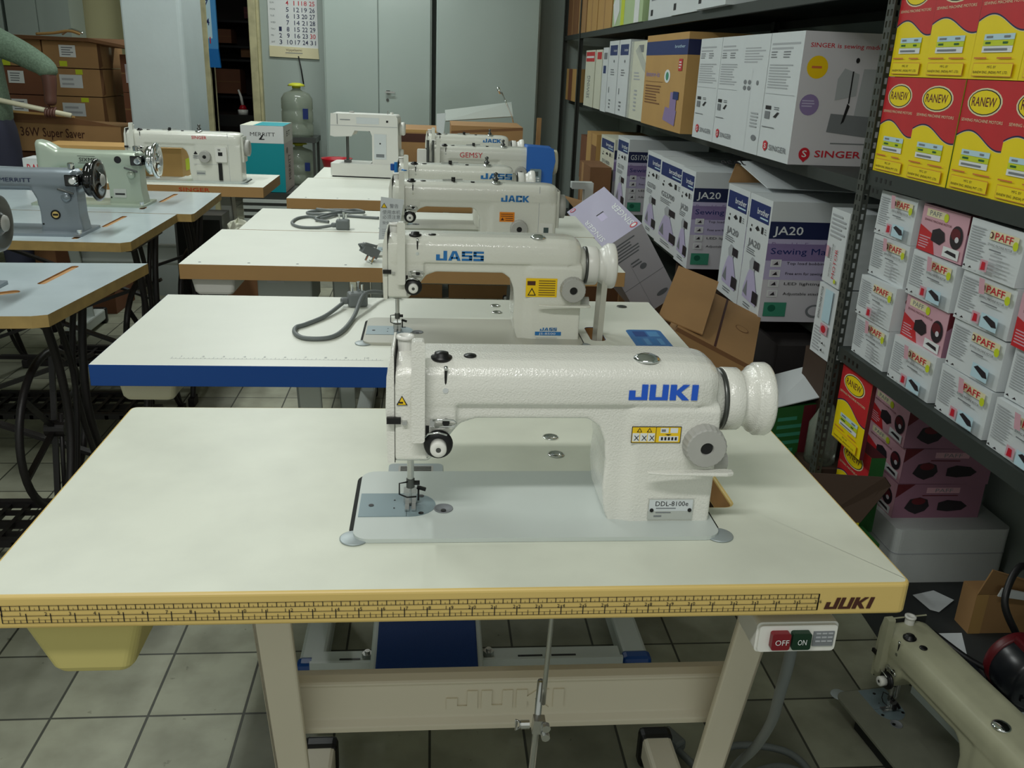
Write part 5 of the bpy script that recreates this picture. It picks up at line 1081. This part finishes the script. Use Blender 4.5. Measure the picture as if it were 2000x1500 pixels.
# back of the white tables: cartons behind
carton('carton', 'open brown carton behind the small domestic machine', .26, 4.25, 0, .56, 4.65, .955, 'kraft', front=[('p', [(0, .985), (1, .985), (1, 1), (0, 1)], 'kraft_light'), ('r', 0, .93, 1, .978, 'ink_brown')])
carton('carton', 'long brown carton behind the two rearmost machines', .60, 4.25, 0, 1.0, 4.65, .985, 'kraft', front=[('p', [(0, .97), (1, 1), (1, .985), (0, .955)], 'kraft_dark')])
M = MB(); M.add([(.575, 4.68, .98), (.98, 4.68, 1.02), (.97, 4.72, 1.10), (.57, 4.72, 1.04)], [(0, 1, 2, 3)], 'board_white'); o = M.build('foam_sheet', solid=.01); tag(o, 'pale blue-grey foam sheet standing behind the long brown carton', 'sheet')
M = MB(); M.tube([(.90, 4.62, 1.16), (.935, 4.61, 1.09), (.965, 4.6, 1.03), (.975, 4.6, .99)], .004, 'chrome', 8); M.lathe([(0, .012), (.04, .008)], (.895, 4.62, 1.15), (-.5, 0, 1), 'chrome', 12); o = M.build('metal_spout'); tag(o, 'thin shiny metal rod rising from the long brown carton', 'rod')
# Merritt carton
carton('machine_carton', 'teal and white MERRITT carton standing behind the white back left table', -.557, 4.30, .585, -.325, 4.62, .945, 'print_teal', front=[('r', 0, .74, 1, 1, 'print_white'), ('t', 'MERRITT', .22, .845, .055, 'ink', .58, .01), ('p', [(.42, .79), (.55, .79), (.55, .805), (.48, .805), (.54, .87), (.51, .87), (.42, .80)], 'ink'), ('lines', .2, .10, .9, .14, 1, 'print_navy'), ('e', .3, .13, .02, .012, 'ink'), ('e', .5, .15, .02, .012, 'ink')],
       top=[('r', 0, 0, 1, 1, 'card_cream'), ('r', .3, 0, 1, .9, 'print_teal')], right=[('r', 0, 0, 1, 1, 'card_grey'), ('r', 0, .74, 1, 1, 'print_white'), ('t', 'BT', .3, .83, .08, 'ink', .4), ('tv', 'MERRITT', .65, .15, .25, 'ink', .4), ('e', .3, .62, .1, .05, 'ink_grey')])
M = MB(); M.box(-.56, 4.28, 0, -.30, 4.62, .582, 'steel_dark')
for k in range(14): M.box(-.562, 4.272, .06+k*.036, -.298, 4.28, .078+k*.036, 'stand_grey')
tag(M.build('paper_stack'), 'tall stack of grey bundles under the teal MERRITT carton', 'stack')

# ============================================================ back left: brown cartons, pillar side, lamp carton
lab = [('r', .30, .40, .60, .85, 'print_white'), ('lines', .34, .45, .56, .8, 4, 'ink_grey')]
lab2 = [('r', .24, .30, .66, .78, 'card_white'), ('lines', .28, .35, .60, .7, 2, 'ink_lightgrey')]
k = 0
for z0 in (.59, .75, .91, 1.07, 1.23):
    pass
rows = [(.545, .700), (.703, .870), (.873, 1.033), (1.036, 1.192), (1.195, 1.345)]
for r_, (z0, z1) in enumerate(rows):
    nm = ['lowest', 'second lowest', 'middle', 'second highest', 'topmost'][r_]
    a = [None, lab, lab, lab, [('r', .12, .32, .6, .52, 'card_white'), ('r', .2, .0, .38, .3, 'print_lime')]][r_]
    carton('carton', 'brown taped carton in the left column of the back stack, %s' % nm, -2.10, 4.92, z0, -1.80, 5.3, z1-.002, 'kraft_red' if r_ < 4 else 'kraft', front=a, rz=rnd.uniform(-.01, .01), group='brown cartons in the back stack')
    a = [None, lab2, lab2+[('r', .60, .82, .74, .98, 'print_lime')], lab2+[('r', .55, .80, .68, .98, 'print_lime')], lab+[('r', .28, .05, .42, .25, 'print_lime')]][r_]
    carton('carton', 'brown taped carton in the right column of the back stack, %s' % nm, -1.785, 4.90, z0, -1.475, 5.34, z1-.002, 'kraft_red' if r_ in (1,) else 'kraft', front=a, right=[('r', .45, 0, .55, 1, 'tape'), ('p', [(0, 0), (.15, .1), (.1, 1), (0, 1)], 'kraft_dark')], rz=rnd.uniform(-.01, .01), group='brown cartons in the back stack')
carton('carton', 'wide brown carton at the foot of the back stack', -2.1, 4.92, .0, -1.48, 5.34, .543, 'kraft_dark')
for r_, (z0, z1, lb) in enumerate([(0, .86, 'lower'), (.863, 1.06, 'middle'), (1.063, 1.28, 'upper')]):
    carton('carton', 'reddish carton between the back stack and the pillar, %s' % lb, -1.40, 5.05, z0, -1.15, 5.4, z1, 'kraft_red', front=[('r', 0, .48, 1, .52, 'tape')]+([('r', .1, .25, .9, .75, 'card_grey'), ('e', .6, .4, .1, .12, 'ink')] if r_ == 2 else []))
M = MB()
for q in range(4): M.add([(-2.08+.0*q, 4.86, 1.347+q*.006), (-1.5, 4.84, 1.347+q*.005), (-1.28, 4.9, 1.312+q*.004), (-1.3, 5.2, 1.347+q*.006), (-2.05, 5.3, 1.347+q*.006)], [(0, 1, 2, 3, 4)], 'kraft_dark')
o = M.build('cardboard_sheet', solid=.004); tag(o, 'flattened brown cardboard lying on top of the back stack', 'cardboard')
M = MB(); M.tube(spline([(-1.85, 5.0, 1.376), (-1.75, 5.0, 1.385), (-1.66, 5.0, 1.40), (-1.6, 5.0, 1.385)], 5), .008, 'kraft_light', 6); M.tube(spline([(-1.72, 5.05, 1.38), (-1.66, 5.05, 1.41), (-1.60, 5.05, 1.39)], 5), .006, 'chrome', 6); tag(M.build('packing_strap'), 'loose pale strap on the flattened cardboard', 'strap')
# 36W lamp carton
t = thing('lamp_carton', 'long brown open carton printed 36W Super Saver in front of the back stack', 'carton', (-1.90, 4.40, .765), -.16)
M = carton_mesh(.72, .30, .15, 'kraft'); M.v = [(x+.36, y+.15, z) for x, y, z in M.v]; art(M, (0, 0, 0), (1, 0, 0), (0, 0, 1), .72, .19, [('t', '36W', .21, .42, .24, 'ink_brown', .15, .02), ('t', 'Super Saver', .385, .42, .24, 'ink_brown', .33, .02)]); M.build('carton_body', t)
M = MB(); M.add([(0, 0, .15), (.72, .0, .15), (.47, -.0, .185), (-.02, -.02, .205)], [(0, 1, 2, 3)], 'kraft_dark'); M.add([(-.02, -.022, .205), (.47, -.002, .185), (.47, .002, .195), (-.02, -.01, .218)], [(0, 1, 2, 3)], 'kraft_light'); M.build('carton_flap', t, solid=.004)
carton('carton', 'dark brown carton beneath the 36W Super Saver carton', -1.86, 4.42, .0, -1.24, 4.75, .70, 'kraft_dark')
carton('carton', 'light brown carton seen through the arch of the back left machine', -1.27, 3.44, .7605, -.655, 3.64, .893, 'kraft_light', right=[('r', .3, .2, .8, .6, 'print_lime')])
carton('carton', 'small white carton with red script beside the sage machine head', -1.30, 3.30, .7605, -1.14, 3.42, .845, 'card_white', front=[('t', 'RANEW', .1, .3, .4, 'logo_red', .75, .01)], cat='carton')
carton('carton', 'brown cartons behind the left tables under the shadow of the lamp carton', -1.42, 3.80, .0, -1.15, 4.1, .74, 'kraft_red') 
# under the back left table
t = thing('open_carton', 'open brown carton with white crumpled bag under the back left table', 'carton', (-.52, 3.30, 0))
M = MB(); M.box(.13, -.30, 0, .27, -.12, .50, 'kraft_dark'); M.box(.125, -.305, .46, .275, -.115, .475, 'kraft_red'); M.build('carton_body', t)
crumple('paper_bag', 'crumpled cream paper bag in the open carton under the back left table', 'bag', (-.345, 3.09, .50), (.06, .05, .07), 'card_cream')
M = MB(); M.box(-.10, 0, 0, .10, .15, .66, 'steel_dark'); M.box(-.09, -.004, .02, .09, 0, .64, 'dark_gap'); o = M.build('drawer_cabinet', loc=(-.50, 3.03, 0)); tag(o, 'dark grey metal cabinet under the back left table', 'cabinet')
t = thing('control_box', 'grey sewing machine control box with small label under the third table', 'control box', (.05, 1.76, .60))
M = MB(); M.box(-.07, 0, 0, .09, .2, .115, 'stand_grey'); M.build('case', t, bevel=.006); M = MB(); M.box(-.04, -.002, .08, .01, 0, .10, 'card_white'); M.box(-.03, -.003, .087, 0, -.002, .094, 'ink'); M.build('label_plate', t)

# ============================================================ person at far left
t = thing('person', 'person in green ribbed sweater and dark trousers holding a white stick, left edge', 'person', (-1.78, 3.98, 0))
def skin_mesh(name, parent, verts, edges, radii, m, sub=2):
    me = bpy.data.meshes.new(name); me.from_pydata(verts, edges, []); o = bpy.data.objects.new(name, me); COL.objects.link(o)
    me.materials.append(MATS[m]); sk = o.modifiers.new('k', 'SKIN'); sk.use_smooth_shade = True
    for i, r in enumerate(radii):
        r = r if isinstance(r, tuple) else (r, r); me.skin_vertices[0].data[i].radius = r
    me.skin_vertices[0].data[0].use_root = True
    s = o.modifiers.new('s', 'SUBSURF'); s.levels = sub; s.render_levels = sub
    o.parent = parent; return o
# local frame: x toward the tables, y away
sh, elb, wr = (.12, .02, 1.33), (.39, -.04, 1.20), (.385, -.05, 1.07)
V_ = [(0, 0, .95), (0, 0, 1.08), (0, 0, 1.22), (0, 0, 1.36), (0, -.01, 1.47), (.01, -.02, 1.55), (.01, -.03, 1.66),
      sh, (.26, -.01, 1.275), elb, (.389, -.045, 1.13), wr, (.383, -.055, 1.03),
      (-.17, .02, 1.36), (-.24, .0, 1.12), (-.22, -.14, .92), (-.20, -.20, .88),
      (.09, 0, .88), (.10, 0, .50), (.10, .01, .10), (.10, -.10, .04), (-.09, 0, .88), (-.10, 0, .50), (-.10, .01, .10), (-.10, -.10, .04)]
E_ = [(0, 1), (1, 2), (2, 3), (3, 4), (4, 5), (5, 6), (3, 7), (7, 8), (8, 9), (9, 10), (10, 11), (11, 12), (3, 13), (13, 14), (14, 15), (15, 16), (0, 17), (17, 18), (18, 19), (19, 20), (0, 21), (21, 22), (22, 23), (23, 24)]
R_ = [(.11, .09), (.10, .08), (.11, .09), (.11, .08), .05, .075, .09, .05, .05, .042, .036, .028, .036, .06, .045, .03, .035, .085, .06, .04, .035, .085, .06, .04, .035]
skin_mesh('body', t, V_, E_, R_, 'skin')
skin_mesh('sweater', t, [(0, 0, .84), (0, 0, 1.08), (0, 0, 1.22), (0, 0, 1.36), (0, -.01, 1.43), sh, (.26, -.01, 1.275), (.39, -.04, 1.205), (.388, -.043, 1.165), (-.17, .02, 1.36), (-.24, .0, 1.12), (-.22, -.14, .93)],
          [(0, 1), (1, 2), (2, 3), (3, 4), (3, 5), (5, 6), (6, 7), (7, 8), (3, 9), (9, 10), (10, 11)], [(.205, .175), (.17, .14), (.165, .135), (.17, .125), .075, .078, .066, .056, .048, .075, .06, .045], 'knit')
skin_mesh('trousers', t, [(0, 0, 1.06), (0, 0, .94), (.09, 0, .84), (.10, 0, .50), (.10, .01, .08), (-.09, 0, .84), (-.10, 0, .50), (-.10, .01, .08)], [(0, 1), (1, 2), (2, 3), (3, 4), (1, 5), (5, 6), (6, 7)], [(.145, .12), (.158, .14), .11, .085, .07, .115, .085, .07], 'trouser')
# fingers curled round the stick
for k in range(4):
    zz_ = 1.012; xx = .365+k*.013
    skin_mesh('finger', t, [(xx, -.045, 1.025), (xx, -.078, 1.012), (xx, -.088, .992), (xx, -.068, .978)], [(0, 1), (1, 2), (2, 3)], [.008, .0078, .007, .006], 'skin', 1)
skin_mesh('thumb', t, [(.355, -.04, 1.03), (.345, -.03, 1.005), (.352, -.04, .985)], [(0, 1), (1, 2)], [.009, .008, .007], 'skin', 1)
M = MB(); M.lathe([(0, .0), (.01, .06), (.05, .092), (.10, .098), (.14, .085), (.17, .045), (.178, 0)], (.01, -.005, 1.615), 'z', 'hair', 20); M.build('hair', t)
M = MB()
for s_ in (-1, 1): M.lathe([(0, .009), (.004, .007), (.006, 0)], (.01+s_*.032, -.108, 1.645), (0, -1, 0), 'print_white', 12); M.lathe([(0, .004), (.001, 0)], (.01+s_*.032, -.1135, 1.645), (0, -1, 0), 'black', 8); M.lathe([(-.02, .004), (0, .014), (.02, .004)], (.01+s_*.09, -.03, 1.635), 'z', 'skin', 10)
M.lathe([(0, .012), (.03, .014), (.045, .003)], (.01, -.115, 1.645), (0, -.25, -1), 'skin', 12); M.box(-.012, -.112, 1.592, .032, -.106, 1.598, 'print_maroon'); M.build('face', t)
M = MB(); M.tube([(-.10, 0, 0), (.20, 0, -.055), (.47, 0, -.105)], [.013, .0125, .012], 'plastic_cream', 10); o = M.build('stick', loc=(-1.77, 3.915, 1.095)); tag(o, 'white stick held in the hand of the person at left', 'stick')

# ============================================================ floor items bottom right
mf = industrial('dusty cream machine head standing on the floor at bottom right', 1.378, .665, .045, rz=-pi/2+.12, logo='plain', body_m='enamel_dusty', bed_m='bed_dusty')
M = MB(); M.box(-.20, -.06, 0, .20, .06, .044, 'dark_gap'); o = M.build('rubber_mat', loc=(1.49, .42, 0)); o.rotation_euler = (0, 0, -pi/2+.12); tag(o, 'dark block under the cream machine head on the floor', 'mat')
# grey cord heap
t = thing('power_cord', 'grey mains cord hanging from the switch and heaped on the floor', 'cord', (0, 0, 0))
M = MB(); P = spline([(.955, .06, .66), (.957, .065, .60), (.965, .09, .53), (.985, .14, .44), (1.005, .22, .32), (1.03, .33, .18), (1.06, .42, .06), (1.10, .47, .012), (1.20, .50, .01), (1.26, .45, .01), (1.20, .40, .012), (1.10, .43, .02), (1.05, .50, .02), (1.12, .55, .02), (1.22, .53, .02), (1.24, .46, .022), (1.14, .42, .03), (1.04, .46, .03), (1.01, .52, .02), (1.0, .56, .012)], 8); M.tube([tuple(p) for p in P], .0075, 'cord_grey', 10); M.build('cable', t)
M = MB(); M.obox((.995, .575, .018), (.03, .055, .026), (0, 0, .5), 'cord_grey'); M.build('plug', t, bevel=.006)
# open carton, motor, board and plug
carton('carton', 'open light brown carton with torn top on the floor at far right edge', 1.855, .93, 0, 2.10, .99, .12, 'kraft', front=[('r', 0, 0, .13, 1, 'kraft_light')])
M = MB(); M.add([(1.855, .93, .12), (2.10, .93, .12), (2.10, .91, .20), (1.98, .905, .165), (1.86, .905, .205)], [(0, 1, 2, 3, 4)], 'kraft'); M.add([(1.89, .905, .13), (1.98, .905, .115), (1.985, .902, .135), (1.895, .902, .155)], [(0, 1, 2, 3)], 'print_white'); o = M.build('carton_flap', solid=.004); tag(o, 'upright flap of the open carton at the far right edge', 'flap')
M = MB(); M.add([(1.80, 1.10, .006), (1.87, 1.12, .006), (1.90, 1.07, .008), (1.83, 1.02, .006), (1.81, 1.03, .007)], [(0, 1, 2, 3, 4)], 'card_white'); o = M.build('paper_scrap', solid=.001); tag(o, 'white torn paper scrap on the dark floor beside the foam box', 'paper')
M = MB(); M.add([(1.60, .665, .10), (1.68, .66, .10), (1.68, .72, .16), (1.62, .72, .16)], [(0, 1, 2, 3)], 'card_white'); o = M.build('paper_scrap', solid=.001); tag(o, 'white bent paper leaning behind the small black box on the floor', 'paper')
M = MB(); M.prism([(1.55, .66), (1.60, .68), (2.02, .60), (2.02, .15), (1.62, .15)], 'z', .0, .075, 'board_white'); M.box(1.62, .2, .0752, 1.626, .62, .0758, 'ink_grey'); o = M.build('foam_board', bevel=.004); tag(o, 'pale packing board lying on the floor right of the cream machine head', 'board')
t = thing('clutch_motor', 'black motor with red band and cable on the pale board at bottom right', 'motor', (1.755, .60, .076))
M = MB(); M.lathe([(0, .0), (0, .055), (.01, .065), (.09, .068), (.10, .06), (.11, .03), (.11, 0)], (0, -.05, .07), 'y', 'motor_dark', 32); M.box(-.06, -.04, 0, .06, .05, .02, 'motor_dark'); M.build('motor_housing', t)
M = MB(); M.lathe([(0, .069), (.012, .071), (.024, .069)], (0, .02, .072), 'y', 'motor_red', 32); M.box(-.03, -.02, .13, .03, .02, .148, 'motor_red'); M.build('red_band', t, bevel=.004)
M = MB(); M.lathe([(0, .022), (.004, .02), (.006, .0)], (0, -.05, .07), (0, -1, 0), 'steel_dark', 20); M.build('shaft_cap', t)
M = MB()
for k in range(5):
    a = 2*pi*k/5; M.box(-.004+.045*cos(a), -.056, .066+.045*sin(a), .004+.045*cos(a), -.05, .074+.045*sin(a), 'black')
M.build('vent_ribs', t)
M = MB(); P = spline([(1.83, .66, .22), (1.84, .70, .30), (1.78, .72, .33), (1.73, .68, .27), (1.76, .66, .20)], 8); M.tube([tuple(p) for p in P], .008, 'cord_black', 8)
P = spline([(1.72, .62, .12), (1.66, .66, .14), (1.60, .72, .17), (1.57, .70, .18), (1.56, .64, .14), (1.58, .58, .12), (1.62, .55, .10)], 8); M.tube([tuple(p) for p in P], .007, 'cord_black', 8)
P = spline([(1.70, .58, .10), (1.66, .50, .085), (1.62, .40, .085), (1.60, .30, .082), (1.58, .2, .082)], 6); M.tube([tuple(p) for p in P], .005, 'cord_black', 8); tag(M.build('cable'), 'black looping cables around the motor at bottom right', 'cord')
M = MB(); M.prism([(-.012, 0), (.012, 0), (.016, -.05), (.022, -.07), (-.022, -.07), (-.016, -.05)], 'z', 0, .02, 'cord_black'); M.tube([(0, 0, .01), (.01, .05, .02), (-.01, .10, .03)], .004, 'cord_black', 8); o = M.build('black_plug', loc=(1.68, .45, .077), bevel=.003); o.rotation_euler = (0, 0, .5); tag(o, 'black moulded plug lying on the pale board', 'plug')
M = MB(); M.box(-.05, -.03, 0, .05, .03, .06, 'motor_dark'); M.box(-.04, -.031, .02, .0, -.03, .03, 'ink_grey'); o = M.build('switch_housing', loc=(1.62, .63, .076), bevel=.004); tag(o, 'small black switch box on the floor behind the cream machine head', 'box')
# scraps under the tables
M = MB()
for k in range(5): M.obox((.78+.03*k, 1.1+.01*k, .006+.003*k), (.16, .05, .003), (0, .02*k, .2*k-.3), 'card_cream')
tag(M.build('paper_scraps'), 'crumpled pale papers on the floor under the blue-edged table', 'paper')
M = MB(); M.prism([(1.60, .72), (1.66, .66), (2.1, .66), (2.1, 1.6), (1.66, 1.6)], 'z', .0005, .003, 'sheet_dark'); tag(M.build('floor_sheet'), 'dark grey sheet on the floor under the right rack', 'sheet')  # dark sheet added over the tiles to darken the floor here
